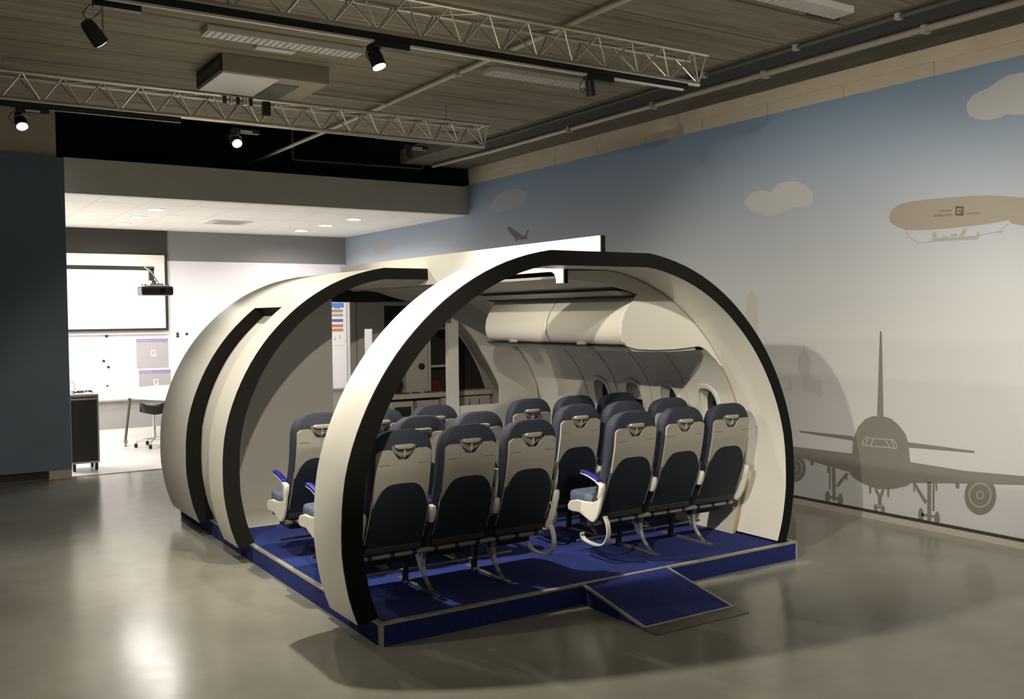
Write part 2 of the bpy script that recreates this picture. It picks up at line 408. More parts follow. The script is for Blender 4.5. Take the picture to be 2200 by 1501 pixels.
# ------------------------------------------------------------------ mural figures (flat paint on the wall)
MURAL = {
    'plane': [[(0.503,1.666),(0.512,1.655),(0.537,0.893),(0.471,0.898),(0.492,1.656)],[(0.798,0.569),(0.786,0.689),(0.735,0.801),(0.66,0.877),(0.586,0.91),(0.489,0.92),(0.394,0.905),(0.312,0.85),(0.253,0.784),(0.224,0.706),(0.212,0.585),(0.201,0.536),(0.188,0.375),(0.251,0.333),(0.379,0.291),(0.535,0.268),(0.671,0.294),(0.772,0.33),(0.823,0.372),(0.811,0.47)],[(1.401,0.705),(1.394,0.689),(0.786,0.671),(0.788,0.712)],[(0.236,0.717),(-0.376,0.71),(-0.371,0.693),(0.23,0.672)],[(1.763,0.536),(1.473,0.544),(0.796,0.553),(0.8,0.38),(0.94,0.394),(1.322,0.436),(1.336,0.445),(1.763,0.447)],[(0.212,0.549),(-0.291,0.539),(-0.777,0.561),(-1.215,0.59),(-1.215,0.551),(-0.778,0.493),(-0.292,0.437),(0.194,0.372)],[(-0.558,0.377),(-0.555,0.342),(-0.546,0.309),(-0.531,0.277),(-0.51,0.25),(-0.486,0.227),(-0.458,0.211),(-0.428,0.202),(-0.398,0.201),(-0.37,0.208),(-0.344,0.222),(-0.322,0.243),(-0.305,0.27),(-0.295,0.302),(-0.291,0.336),(-0.295,0.371),(-0.304,0.406),(-0.321,0.438),(-0.342,0.465),(-0.367,0.487),(-0.396,0.503),(-0.426,0.511),(-0.455,0.511),(-0.483,0.503),(-0.508,0.489),(-0.529,0.467),(-0.545,0.441),(-0.555,0.41)],[(1.322,0.353),(1.325,0.324),(1.335,0.295),(1.351,0.268),(1.371,0.244),(1.396,0.225),(1.424,0.212),(1.454,0.204),(1.483,0.203),(1.512,0.209),(1.537,0.221),(1.559,0.24),(1.575,0.263),(1.585,0.29),(1.589,0.319),(1.585,0.349),(1.575,0.378),(1.559,0.406),(1.537,0.429),(1.512,0.448),(1.484,0.461),(1.454,0.468),(1.424,0.468),(1.396,0.462),(1.371,0.449),(1.351,0.431),(1.335,0.408),(1.325,0.382)],[(-0.207,0.43),(-0.245,0.436),(-0.246,0.392),(-0.23,0.38),(-0.214,0.392)],[(1.273,0.436),(1.231,0.435),(1.231,0.396),(1.266,0.386)],[(1.039,0.12),(1.042,0.093),(1.05,0.071),(1.062,0.058),(1.075,0.056),(1.087,0.065),(1.096,0.085),(1.099,0.11),(1.096,0.137),(1.088,0.159),(1.076,0.172),(1.063,0.174),(1.051,0.165),(1.042,0.145)],[(0.896,0.111),(0.899,0.083),(0.907,0.06),(0.919,0.046),(0.931,0.044),(0.943,0.054),(0.951,0.075),(0.954,0.102),(0.951,0.13),(0.943,0.153),(0.932,0.167),(0.919,0.169),(0.907,0.159),(0.899,0.138)],[(1.02,0.401),(0.98,0.395),(0.977,0.098),(1.013,0.093)],[(0.862,0.372),(0.83,0.365),(0.95,0.223),(0.977,0.241)],[(1.053,0.396),(1.033,0.397),(1.036,0.189),(1.052,0.189)],[(1.046,0.132),(0.94,0.132),(0.94,0.11),(1.046,0.11)],[(1.074,0.405),(1.052,0.405),(1.057,0.338),(1.074,0.338)],[(0.862,0.366),(0.845,0.367),(0.849,0.301),(0.864,0.301)],[(0.527,0.099),(0.53,0.079),(0.537,0.063),(0.547,0.056),(0.558,0.06),(0.565,0.073),(0.568,0.093),(0.566,0.113),(0.558,0.129),(0.548,0.136),(0.537,0.132),(0.53,0.119)],[(0.452,0.097),(0.455,0.076),(0.462,0.059),(0.472,0.052),(0.482,0.056),(0.49,0.07),(0.493,0.09),(0.49,0.112),(0.483,0.128),(0.473,0.136),(0.462,0.132),(0.455,0.117)],[(0.565,0.265),(0.535,0.268),(0.504,0.225),(0.48,0.276),(0.456,0.279),(0.486,0.196),(0.486,0.133),(0.524,0.127),(0.522,0.196)],[(0.617,0.282),(0.594,0.286),(0.593,0.22),(0.617,0.216)],[(0.43,0.288),(0.411,0.291),(0.411,0.216),(0.43,0.213)],[(0.54,0.116),(0.48,0.126),(0.48,0.107),(0.54,0.097)],[(0.075,0.117),(0.077,0.09),(0.084,0.068),(0.095,0.054),(0.107,0.052),(0.118,0.062),(0.125,0.082),(0.128,0.108),(0.126,0.135),(0.118,0.157),(0.108,0.17),(0.096,0.172),(0.085,0.163),(0.077,0.143)],[(-0.074,0.112),(-0.072,0.086),(-0.065,0.064),(-0.055,0.051),(-0.044,0.049),(-0.034,0.059),(-0.027,0.078),(-0.024,0.104),(-0.027,0.13),(-0.033,0.152),(-0.043,0.165),(-0.054,0.167),(-0.064,0.157),(-0.071,0.138)],[(0.043,0.4),(0.008,0.405),(0.006,0.081),(0.041,0.074)],[(0.188,0.38),(0.155,0.381),(0.042,0.235),(0.064,0.211)],[(-0.004,0.404),(-0.024,0.406),(-0.025,0.166),(-0.005,0.163)],[(-0.028,0.407),(-0.047,0.408),(-0.05,0.337),(-0.035,0.336)],[(0.175,0.371),(0.16,0.373),(0.16,0.301),(0.174,0.298)],[(0.097,0.13),(-0.04,0.129),(-0.041,0.109),(0.097,0.105)]],
    'cockpit': [[(0.648,0.711),(0.574,0.708),(0.572,0.717),(0.646,0.721)],[(0.574,0.708),(0.417,0.717),(0.416,0.726),(0.573,0.717)],[(0.417,0.717),(0.37,0.717),(0.369,0.726),(0.416,0.726)],[(0.374,0.718),(0.338,0.68),(0.33,0.687),(0.365,0.724)],[(0.339,0.684),(0.345,0.647),(0.334,0.647),(0.329,0.684)],[(0.652,0.718),(0.686,0.681),(0.678,0.675),(0.643,0.713)],[(0.688,0.677),(0.684,0.64),(0.673,0.642),(0.676,0.679)],[(0.679,0.636),(0.598,0.638),(0.597,0.647),(0.678,0.646)],[(0.598,0.638),(0.417,0.647),(0.416,0.657),(0.597,0.647)],[(0.417,0.647),(0.341,0.642),(0.339,0.652),(0.415,0.657)],[(0.634,0.711),(0.655,0.651),(0.644,0.649),(0.623,0.709)],[(0.572,0.713),(0.609,0.646),(0.599,0.643),(0.562,0.71)],[(0.457,0.715),(0.409,0.652),(0.4,0.658),(0.448,0.721)],[(0.392,0.717),(0.362,0.648),(0.352,0.652),(0.382,0.721)]],
    'ring_a': [[(-0.523,0.376),(-0.52,0.35),(-0.508,0.351),(-0.511,0.374)],[(-0.52,0.35),(-0.511,0.324),(-0.5,0.328),(-0.508,0.351)],[(-0.511,0.324),(-0.496,0.301),(-0.487,0.308),(-0.5,0.328)],[(-0.496,0.301),(-0.476,0.282),(-0.47,0.291),(-0.487,0.308)],[(-0.476,0.282),(-0.453,0.268),(-0.449,0.279),(-0.47,0.291)],[(-0.453,0.268),(-0.428,0.26),(-0.427,0.273),(-0.449,0.279)],[(-0.428,0.26),(-0.402,0.26),(-0.405,0.272),(-0.427,0.273)],[(-0.402,0.26),(-0.378,0.266),(-0.385,0.278),(-0.405,0.272)],[(-0.378,0.266),(-0.358,0.279),(-0.367,0.289),(-0.385,0.278)],[(-0.358,0.279),(-0.342,0.297),(-0.353,0.305),(-0.367,0.289)],[(-0.342,0.297),(-0.332,0.32),(-0.344,0.326),(-0.353,0.305)],[(-0.332,0.32),(-0.328,0.346),(-0.341,0.348),(-0.344,0.326)],[(-0.328,0.346),(-0.331,0.373),(-0.344,0.372),(-0.341,0.348)],[(-0.331,0.373),(-0.341,0.399),(-0.353,0.395),(-0.344,0.372)],[(-0.341,0.399),(-0.357,0.423),(-0.366,0.415),(-0.353,0.395)],[(-0.357,0.423),(-0.377,0.442),(-0.384,0.432),(-0.366,0.415)],[(-0.377,0.442),(-0.401,0.455),(-0.404,0.444),(-0.384,0.432)],[(-0.401,0.455),(-0.426,0.462),(-0.426,0.45),(-0.404,0.444)],[(-0.426,0.462),(-0.451,0.462),(-0.448,0.45),(-0.426,0.45)],[(-0.451,0.462),(-0.475,0.456),(-0.468,0.444),(-0.448,0.45)],[(-0.475,0.456),(-0.495,0.443),(-0.486,0.433),(-0.468,0.444)],[(-0.495,0.443),(-0.51,0.424),(-0.499,0.416),(-0.486,0.433)],[(-0.51,0.424),(-0.52,0.401),(-0.508,0.396),(-0.499,0.416)],[(-0.52,0.401),(-0.523,0.376),(-0.511,0.374),(-0.508,0.396)]],
    'ring_b': [[(-0.461,0.366),(-0.458,0.353),(-0.449,0.355),(-0.451,0.365)],[(-0.458,0.353),(-0.451,0.341),(-0.444,0.346),(-0.449,0.355)],[(-0.451,0.341),(-0.44,0.332),(-0.436,0.34),(-0.444,0.346)],[(-0.44,0.332),(-0.427,0.327),(-0.427,0.337),(-0.436,0.34)],[(-0.427,0.327),(-0.414,0.328),(-0.418,0.337),(-0.427,0.337)],[(-0.414,0.328),(-0.403,0.333),(-0.41,0.341),(-0.418,0.337)],[(-0.403,0.333),(-0.396,0.343),(-0.405,0.348),(-0.41,0.341)],[(-0.396,0.343),(-0.393,0.356),(-0.403,0.358),(-0.405,0.348)],[(-0.393,0.356),(-0.395,0.37),(-0.405,0.367),(-0.403,0.358)],[(-0.395,0.37),(-0.403,0.382),(-0.41,0.376),(-0.405,0.367)],[(-0.403,0.382),(-0.414,0.391),(-0.417,0.383),(-0.41,0.376)],[(-0.414,0.391),(-0.427,0.396),(-0.427,0.386),(-0.417,0.383)],[(-0.427,0.396),(-0.44,0.395),(-0.436,0.386),(-0.427,0.386)],[(-0.44,0.395),(-0.451,0.389),(-0.444,0.381),(-0.436,0.386)],[(-0.451,0.389),(-0.458,0.379),(-0.449,0.374),(-0.444,0.381)],[(-0.458,0.379),(-0.461,0.366),(-0.451,0.365),(-0.449,0.374)]],
    'ring_c': [[(1.359,0.348),(1.362,0.324),(1.375,0.325),(1.372,0.347)],[(1.362,0.324),(1.372,0.301),(1.383,0.305),(1.375,0.325)],[(1.372,0.301),(1.387,0.28),(1.396,0.286),(1.383,0.305)],[(1.387,0.28),(1.406,0.263),(1.413,0.271),(1.396,0.286)],[(1.406,0.263),(1.429,0.251),(1.432,0.26),(1.413,0.271)],[(1.429,0.251),(1.454,0.244),(1.454,0.255),(1.432,0.26)],[(1.454,0.244),(1.478,0.244),(1.475,0.254),(1.454,0.255)],[(1.478,0.244),(1.502,0.25),(1.495,0.26),(1.475,0.254)],[(1.502,0.25),(1.522,0.262),(1.512,0.271),(1.495,0.26)],[(1.522,0.262),(1.537,0.279),(1.526,0.286),(1.512,0.271)],[(1.537,0.279),(1.547,0.3),(1.534,0.305),(1.526,0.286)],[(1.547,0.3),(1.55,0.324),(1.537,0.325),(1.534,0.305)],[(1.55,0.324),(1.547,0.348),(1.534,0.347),(1.537,0.325)],[(1.547,0.348),(1.537,0.372),(1.526,0.368),(1.534,0.347)],[(1.537,0.372),(1.522,0.393),(1.512,0.386),(1.526,0.368)],[(1.522,0.393),(1.502,0.41),(1.495,0.402),(1.512,0.386)],[(1.502,0.41),(1.479,0.422),(1.475,0.412),(1.495,0.402)],[(1.479,0.422),(1.454,0.428),(1.454,0.418),(1.475,0.412)],[(1.454,0.428),(1.429,0.428),(1.433,0.417),(1.454,0.418)],[(1.429,0.428),(1.406,0.421),(1.413,0.412),(1.433,0.417)],[(1.406,0.421),(1.387,0.409),(1.396,0.401),(1.413,0.412)],[(1.387,0.409),(1.372,0.392),(1.383,0.386),(1.396,0.401)],[(1.372,0.392),(1.362,0.371),(1.375,0.367),(1.383,0.386)],[(1.362,0.371),(1.359,0.348),(1.372,0.347),(1.375,0.367)]],
    'ring_d': [[(1.416,0.341),(1.419,0.327),(1.43,0.33),(1.428,0.339)],[(1.419,0.327),(1.427,0.315),(1.435,0.321),(1.43,0.33)],[(1.427,0.315),(1.439,0.306),(1.444,0.314),(1.435,0.321)],[(1.439,0.306),(1.454,0.302),(1.454,0.311),(1.444,0.314)],[(1.454,0.302),(1.468,0.302),(1.464,0.311),(1.454,0.311)],[(1.468,0.302),(1.48,0.308),(1.472,0.316),(1.464,0.311)],[(1.48,0.308),(1.489,0.318),(1.478,0.323),(1.472,0.316)],[(1.489,0.318),(1.492,0.331),(1.48,0.333),(1.478,0.323)],[(1.492,0.331),(1.489,0.345),(1.478,0.343),(1.48,0.333)],[(1.489,0.345),(1.48,0.357),(1.472,0.352),(1.478,0.343)],[(1.48,0.357),(1.468,0.366),(1.464,0.358),(1.472,0.352)],[(1.468,0.366),(1.454,0.371),(1.454,0.361),(1.464,0.358)],[(1.454,0.371),(1.439,0.37),(1.444,0.361),(1.454,0.361)],[(1.439,0.37),(1.427,0.364),(1.435,0.356),(1.444,0.361)],[(1.427,0.364),(1.419,0.354),(1.43,0.349),(1.435,0.356)],[(1.419,0.354),(1.416,0.341),(1.428,0.339),(1.43,0.349)]],
    'blimp': [[(0.422,2.658),(0.4,2.708),(0.323,2.751),(0.193,2.765),(-0.021,2.763),(-0.318,2.753),(-0.488,2.739),(-0.652,2.713),(-0.861,2.668),(-1.042,2.594),(-1.119,2.607),(-1.158,2.534),(-1.121,2.449),(-0.863,2.465),(-0.749,2.481),(-0.664,2.502),(-0.637,2.532),(-0.49,2.517),(-0.203,2.508),(0.04,2.511),(0.256,2.525),(0.346,2.561),(0.409,2.604)]],
    'gondola': [[(0.002,2.409),(0.014,2.436),(-0.389,2.432),(-0.41,2.422),(-0.378,2.4),(-0.204,2.406)],[(0.014,2.453),(0.002,2.491),(-0.016,2.49),(-0.035,2.433)],[(-0.378,2.424),(-0.383,2.467),(-0.398,2.466),(-0.403,2.422)],[(-0.144,2.441),(-0.162,2.462),(-0.204,2.461),(-0.215,2.438)],[(-0.233,2.435),(-0.262,2.492),(-0.303,2.5),(-0.291,2.468),(-0.257,2.431)],[(-0.556,2.448),(-0.589,2.456),(-0.598,2.442),(-0.568,2.437)],[(0.259,2.522),(0.239,2.469),(0.233,2.47),(0.253,2.523)],[(0.238,2.467),(0.141,2.405),(0.138,2.41),(0.235,2.472)],[(0.139,2.405),(0.001,2.407),(0.002,2.412),(0.14,2.41)],[(-0.401,2.428),(-0.557,2.445),(-0.556,2.451),(-0.4,2.434)],[(-0.558,2.446),(-0.639,2.502),(-0.636,2.506),(-0.555,2.45)],[(-0.074,2.432),(-0.098,2.444),(-0.094,2.451),(-0.07,2.439)],[(-0.094,2.444),(-0.125,2.43),(-0.128,2.437),(-0.097,2.451)]],
    'text_a': [[(-0.052,2.669),(-0.056,2.669),(-0.057,2.651),(-0.052,2.651)],[(-0.052,2.669),(-0.065,2.668),(-0.065,2.663),(-0.052,2.664)],[(-0.052,2.656),(-0.065,2.655),(-0.065,2.65),(-0.052,2.651)],[(-0.069,2.668),(-0.073,2.668),(-0.073,2.649),(-0.069,2.65)],[(-0.069,2.668),(-0.082,2.667),(-0.082,2.662),(-0.069,2.663)],[(-0.077,2.667),(-0.082,2.667),(-0.082,2.649),(-0.077,2.649)],[(-0.069,2.655),(-0.082,2.654),(-0.082,2.649),(-0.069,2.65)],[(-0.085,2.667),(-0.09,2.666),(-0.09,2.648),(-0.085,2.649)],[(-0.085,2.667),(-0.098,2.666),(-0.098,2.66),(-0.085,2.662)],[(-0.094,2.666),(-0.098,2.666),(-0.098,2.647),(-0.094,2.648)],[(-0.085,2.654),(-0.098,2.652),(-0.098,2.647),(-0.085,2.649)],[(-0.102,2.666),(-0.106,2.665),(-0.107,2.647),(-0.102,2.647)],[(-0.102,2.666),(-0.115,2.664),(-0.115,2.659),(-0.102,2.66)],[(-0.11,2.665),(-0.115,2.664),(-0.115,2.646),(-0.11,2.647)],[(-0.119,2.664),(-0.123,2.664),(-0.123,2.646),(-0.119,2.646)],[(-0.119,2.664),(-0.131,2.663),(-0.131,2.658),(-0.119,2.659)],[(-0.119,2.651),(-0.131,2.65),(-0.131,2.645),(-0.119,2.646)],[(-0.135,2.663),(-0.139,2.663),(-0.14,2.645),(-0.135,2.645)],[(-0.135,2.663),(-0.148,2.662),(-0.148,2.657),(-0.135,2.658)],[(-0.143,2.662),(-0.148,2.662),(-0.148,2.644),(-0.143,2.644)],[(-0.151,2.662),(-0.156,2.661),(-0.156,2.643),(-0.152,2.644)],[(-0.151,2.662),(-0.164,2.661),(-0.164,2.656),(-0.151,2.657)],[(-0.16,2.661),(-0.164,2.661),(-0.164,2.643),(-0.16,2.643)]],
    'text_b': [[(0.003,2.634),(-0.002,2.634),(-0.002,2.614),(0.002,2.614)],[(0.003,2.634),(-0.011,2.633),(-0.011,2.627),(0.002,2.628)],[(-0.006,2.633),(-0.011,2.633),(-0.011,2.613),(-0.007,2.614)],[(-0.015,2.633),(-0.02,2.633),(-0.02,2.613),(-0.015,2.614)],[(-0.015,2.633),(-0.029,2.632),(-0.029,2.627),(-0.015,2.628)],[(-0.024,2.632),(-0.029,2.632),(-0.029,2.612),(-0.024,2.613)],[(-0.015,2.619),(-0.029,2.618),(-0.029,2.612),(-0.015,2.614)],[(-0.033,2.633),(-0.037,2.632),(-0.038,2.613),(-0.033,2.613)],[(-0.033,2.633),(-0.046,2.631),(-0.046,2.626),(-0.033,2.627)],[(-0.042,2.632),(-0.046,2.631),(-0.046,2.612),(-0.042,2.612)],[(-0.033,2.618),(-0.046,2.617),(-0.046,2.612),(-0.033,2.613)],[(-0.05,2.632),(-0.055,2.631),(-0.055,2.612),(-0.05,2.612)],[(-0.05,2.632),(-0.064,2.631),(-0.064,2.625),(-0.05,2.626)],[(-0.059,2.631),(-0.064,2.631),(-0.064,2.611),(-0.059,2.611)],[(-0.068,2.631),(-0.072,2.631),(-0.072,2.611),(-0.068,2.612)],[(-0.068,2.631),(-0.081,2.63),(-0.081,2.624),(-0.068,2.626)],[(-0.076,2.63),(-0.081,2.63),(-0.081,2.61),(-0.077,2.611)],[(-0.068,2.617),(-0.081,2.616),(-0.081,2.61),(-0.068,2.612)],[(-0.085,2.63),(-0.09,2.63),(-0.09,2.611),(-0.085,2.611)],[(-0.085,2.616),(-0.099,2.615),(-0.099,2.61),(-0.085,2.611)],[(-0.102,2.63),(-0.107,2.629),(-0.107,2.61),(-0.102,2.61)],[(-0.111,2.629),(-0.116,2.628),(-0.116,2.609),(-0.111,2.609)],[(-0.12,2.629),(-0.124,2.629),(-0.124,2.609),(-0.12,2.61)],[(-0.12,2.629),(-0.133,2.628),(-0.133,2.622),(-0.12,2.624)],[(-0.128,2.628),(-0.133,2.628),(-0.133,2.608),(-0.128,2.609)],[(-0.12,2.615),(-0.133,2.614),(-0.133,2.608),(-0.12,2.61)],[(-0.137,2.628),(-0.141,2.628),(-0.141,2.609),(-0.137,2.609)],[(-0.137,2.628),(-0.15,2.627),(-0.15,2.622),(-0.137,2.623)],[(-0.145,2.628),(-0.15,2.627),(-0.15,2.608),(-0.146,2.608)],[(-0.137,2.614),(-0.15,2.613),(-0.15,2.608),(-0.137,2.609)],[(-0.154,2.628),(-0.158,2.627),(-0.159,2.608),(-0.154,2.608)],[(-0.154,2.628),(-0.167,2.626),(-0.167,2.621),(-0.154,2.622)],[(-0.162,2.627),(-0.167,2.626),(-0.167,2.607),(-0.163,2.608)],[(-0.154,2.614),(-0.167,2.612),(-0.167,2.607),(-0.154,2.608)]],
    'text_c': [[(-0.287,2.619),(-0.29,2.618),(-0.291,2.606),(-0.287,2.606)],[(-0.287,2.619),(-0.297,2.618),(-0.297,2.614),(-0.287,2.615)],[(-0.287,2.61),(-0.298,2.609),(-0.298,2.605),(-0.287,2.606)],[(-0.301,2.618),(-0.304,2.618),(-0.304,2.605),(-0.301,2.606)],[(-0.301,2.618),(-0.311,2.617),(-0.311,2.614),(-0.301,2.615)],[(-0.314,2.618),(-0.318,2.618),(-0.318,2.605),(-0.314,2.605)],[(-0.314,2.618),(-0.325,2.617),(-0.325,2.613),(-0.314,2.614)],[(-0.321,2.617),(-0.325,2.617),(-0.325,2.604),(-0.321,2.605)],[(-0.314,2.609),(-0.325,2.608),(-0.325,2.604),(-0.314,2.605)],[(-0.328,2.618),(-0.332,2.617),(-0.332,2.605),(-0.328,2.605)],[(-0.328,2.618),(-0.339,2.617),(-0.339,2.613),(-0.328,2.614)],[(-0.335,2.617),(-0.339,2.617),(-0.339,2.604),(-0.335,2.604)],[(-0.328,2.609),(-0.339,2.608),(-0.339,2.604),(-0.328,2.605)],[(-0.342,2.617),(-0.346,2.617),(-0.346,2.604),(-0.342,2.605)],[(-0.342,2.617),(-0.353,2.616),(-0.353,2.613),(-0.342,2.614)],[(-0.349,2.617),(-0.353,2.616),(-0.353,2.604),(-0.349,2.604)],[(-0.356,2.617),(-0.359,2.617),(-0.359,2.604),(-0.356,2.604)],[(-0.356,2.617),(-0.366,2.616),(-0.366,2.613),(-0.356,2.614)],[(-0.363,2.616),(-0.366,2.616),(-0.366,2.603),(-0.363,2.604)],[(-0.369,2.617),(-0.373,2.616),(-0.373,2.604),(-0.369,2.604)],[(-0.369,2.617),(-0.38,2.616),(-0.38,2.612),(-0.369,2.613)],[(-0.376,2.616),(-0.38,2.616),(-0.38,2.603),(-0.376,2.604)],[(-0.369,2.608),(-0.38,2.607),(-0.38,2.603),(-0.369,2.604)],[(-0.383,2.616),(-0.387,2.616),(-0.387,2.604),(-0.383,2.604)],[(-0.383,2.616),(-0.394,2.615),(-0.394,2.612),(-0.383,2.613)],[(-0.39,2.616),(-0.394,2.615),(-0.394,2.603),(-0.39,2.603)],[(-0.383,2.607),(-0.394,2.606),(-0.394,2.603),(-0.383,2.604)],[(-0.397,2.616),(-0.4,2.616),(-0.4,2.603),(-0.397,2.604)],[(-0.397,2.616),(-0.407,2.615),(-0.407,2.612),(-0.397,2.613)],[(-0.397,2.607),(-0.407,2.606),(-0.407,2.603),(-0.397,2.604)]],
    'logo_box': [[(-0.197,2.682),(-0.267,2.675),(-0.267,2.66),(-0.197,2.667)],[(-0.197,2.623),(-0.268,2.617),(-0.268,2.601),(-0.197,2.608)],[(-0.197,2.667),(-0.211,2.665),(-0.211,2.622),(-0.197,2.623)],[(-0.252,2.661),(-0.267,2.66),(-0.268,2.617),(-0.252,2.618)],[(-0.218,2.637),(-0.237,2.655),(-0.248,2.652),(-0.229,2.633)],[(-0.236,2.635),(-0.248,2.641),(-0.25,2.626),(-0.239,2.624)]],
    'cloud_a': [[(2.115,2.948),(2.069,2.998),(1.987,3.04),(1.898,3.049),(1.827,3.038),(1.749,3.014),(1.715,3.052),(1.638,3.089),(1.521,3.094),(1.422,3.076),(1.325,3.032),(1.262,2.974),(1.238,2.909),(1.254,2.854),(1.309,2.834),(1.438,2.84),(1.521,2.829),(1.604,2.802),(1.741,2.775),(1.88,2.815),(2.024,2.869)]],
    'cloud_b': [[(-0.282,3.457),(-0.293,3.506),(-0.341,3.547),(-0.394,3.566),(-0.446,3.571),(-0.488,3.587),(-0.539,3.616),(-0.63,3.645),(-0.749,3.641),(-0.846,3.628),(-0.987,3.56),(-1.053,3.454),(-0.999,3.344),(-0.849,3.315),(-0.683,3.33),(-0.613,3.348),(-0.562,3.332),(-0.48,3.327),(-0.396,3.345),(-0.31,3.387)]],
    'cloud_c': [[(7.072,3.38),(6.977,3.447),(6.793,3.524),(6.613,3.571),(6.403,3.58),(6.2,3.542),(6.068,3.473),(6.069,3.391),(6.187,3.32),(6.374,3.302),(6.548,3.286),(6.852,3.296)]],
    'cloud_d': [[(11.115,3.102),(10.915,3.179),(10.606,3.19),(10.273,3.126),(10.149,3.023),(10.317,2.913),(10.655,2.876),(10.962,2.951)]],
    'jet': [[(6.561,3.056),(6.526,3.063),(6.479,3.059),(6.379,3.014),(6.261,2.958),(6.152,2.911),(6.107,2.92),(6.051,2.983),(6.01,2.975),(6.036,2.941),(6.078,2.896),(6.034,2.863),(6.086,2.862),(6.145,2.871),(6.178,2.855),(6.22,2.864),(6.279,2.878),(6.3,2.851),(6.348,2.853),(6.367,2.905),(6.449,2.954),(6.527,3.011)]],
    'obelisk': [[(2.08,1.976),(2.047,2.041),(2.007,2.059),(1.965,2.042),(1.938,1.974),(1.917,1.595),(1.908,1.297),(2.108,1.289),(2.089,1.593)]],
    'tower': [[(1.352,1.562),(1.343,1.49),(1.289,1.434),(1.262,1.363),(1.279,1.262),(1.27,1.212),(1.147,1.196),(1.132,1.14),(1.138,1.083),(1.155,1.037),(1.185,1.049),(1.199,1.079),(1.357,1.084),(1.37,1.214),(1.406,1.256),(1.425,1.372),(1.407,1.43),(1.365,1.475)],[(1.54,1.183),(1.495,1.186),(1.495,1.083),(1.54,1.08)]],
    'bandz': [1.592,1.601,1.256,1.259],

}
mu = empty('wall_mural', (XW, 0, 0))
tag(mu, 'airport mural painted on the right wall with airliner, airship, clouds and towers', 'mural')
def decal(key, name, m, off, parent, lab=None):
    g = MB()
    for i, poly in enumerate(MURAL[key]):
        d = off + .0003 * (i % 7 if len(MURAL[key]) > 1 else 0)
        g.prism(poly, -d - .0002, -d, 'x')
    o = g.build(name, m, parent)
    if lab: o['label'] = lab
    return o
decal('cloud_a', 'cloud', 'mural_cloud', .0010, mu, 'pale grey cloud left of the airship')
decal('cloud_b', 'cloud', 'mural_cloud', .0010, mu, 'big pale cloud at the top right')
decal('cloud_c', 'cloud', 'mural_cloud_blue', .0010, mu, 'faint cloud above the small jet')
decal('cloud_d', 'cloud', 'mural_cloud_blue', .0010, mu, 'tiny faint cloud in the bright room corner')
decal('obelisk', 'tall_tower', 'mural_obelisk', .0010, mu, 'pale round-topped tower behind the arch')
decal('tower', 'spire', 'mural_tower', .0010, mu, 'faint spired tower')
decal('jet', 'climbing_jet', 'mural_jet', .0010, mu, 'small dark jet climbing')
al = decal('plane', 'airliner', 'mural_plane', .0014, mu, 'dark taupe airliner seen from the front on its wheels')
decal('cockpit', 'windscreen_outline', 'mural_line', .0046, al)
for k in ('ring_a', 'ring_b', 'ring_c', 'ring_d'): decal(k, 'engine_ring', 'mural_line', .0046, al)
bl = decal('blimp', 'airship', 'mural_ship', .0014, mu, 'tan airship')
decal('gondola', 'gondola', 'mural_gond', .0012, bl)
decal('logo_box', 'emblem', 'mural_logo', .0040, bl)
for k in ('text_a', 'text_b', 'text_c'): decal(k, 'lettering', 'mural_text', .0040, bl)

# ------------------------------------------------------------------ platform
pf = empty('display_platform', (0, 0, 0))
tag(pf, 'low blue carpeted platform with silver edging under the cabin mock-up', 'platform')
PL = 4.37
bx('platform_side', 'carpet', 0.004, 3.396, .004, PL - .004, 0, DECK - .006, pf)
bx('carpet', 'carpet', .03, 3.37, .03, 2.86, DECK - .006, DECK, pf)
bx('cream_deck', 'white_deck', .03, 3.37, 2.86, PL - .01, DECK - .006, DECK + .001, pf)
bx('edge_strip', 'trim_silver', 0, 3.4, 0, .034, DECK - .010, DECK + .003, pf)
bx('edge_strip', 'trim_silver', 0, .034, .034, PL, DECK - .010, DECK + .003, pf)
bx('edge_strip', 'trim_silver', 3.37, 3.4, .034, PL, DECK - .010, DECK + .003, pf)
bx('corner_strip', 'trim_silver', -.002, .022, -.002, .022, 0, DECK, pf)
bx('corner_strip', 'trim_silver', 3.385, 3.402, -.002, .018, 0, DECK, pf)
# ramp
rp = empty('access_ramp', (1.75, -.3, 0))
tag(rp, 'short blue carpeted ramp with silver sides leading up to the platform', 'ramp')
g = MB(); g.prism([(.298, 0), (.298, DECK), (-.30, .012), (-.30, 0)], -.345, .365, 'x'); g.build('ramp_carpet', 'carpet', rp)
for xa in (-.352, .358):
    g = MB(); g.prism([(.298, DECK - .012), (.298, DECK + .004), (-.30, .016), (-.30, 0.002)], xa, xa + .016, 'x'); g.build('side_strip', 'trim_silver', rp)
g = MB(); g.prism([(-.30, .014), (-.30, 0), (-.415, 0), (-.415, .004)], -.36, .385, 'x'); g.build('steel_lip', 'ramp_lip', rp)
o = MB().box(-.352, .372, -.306, -.285, .010, .017).build('end_strip', 'trim_silver', rp)

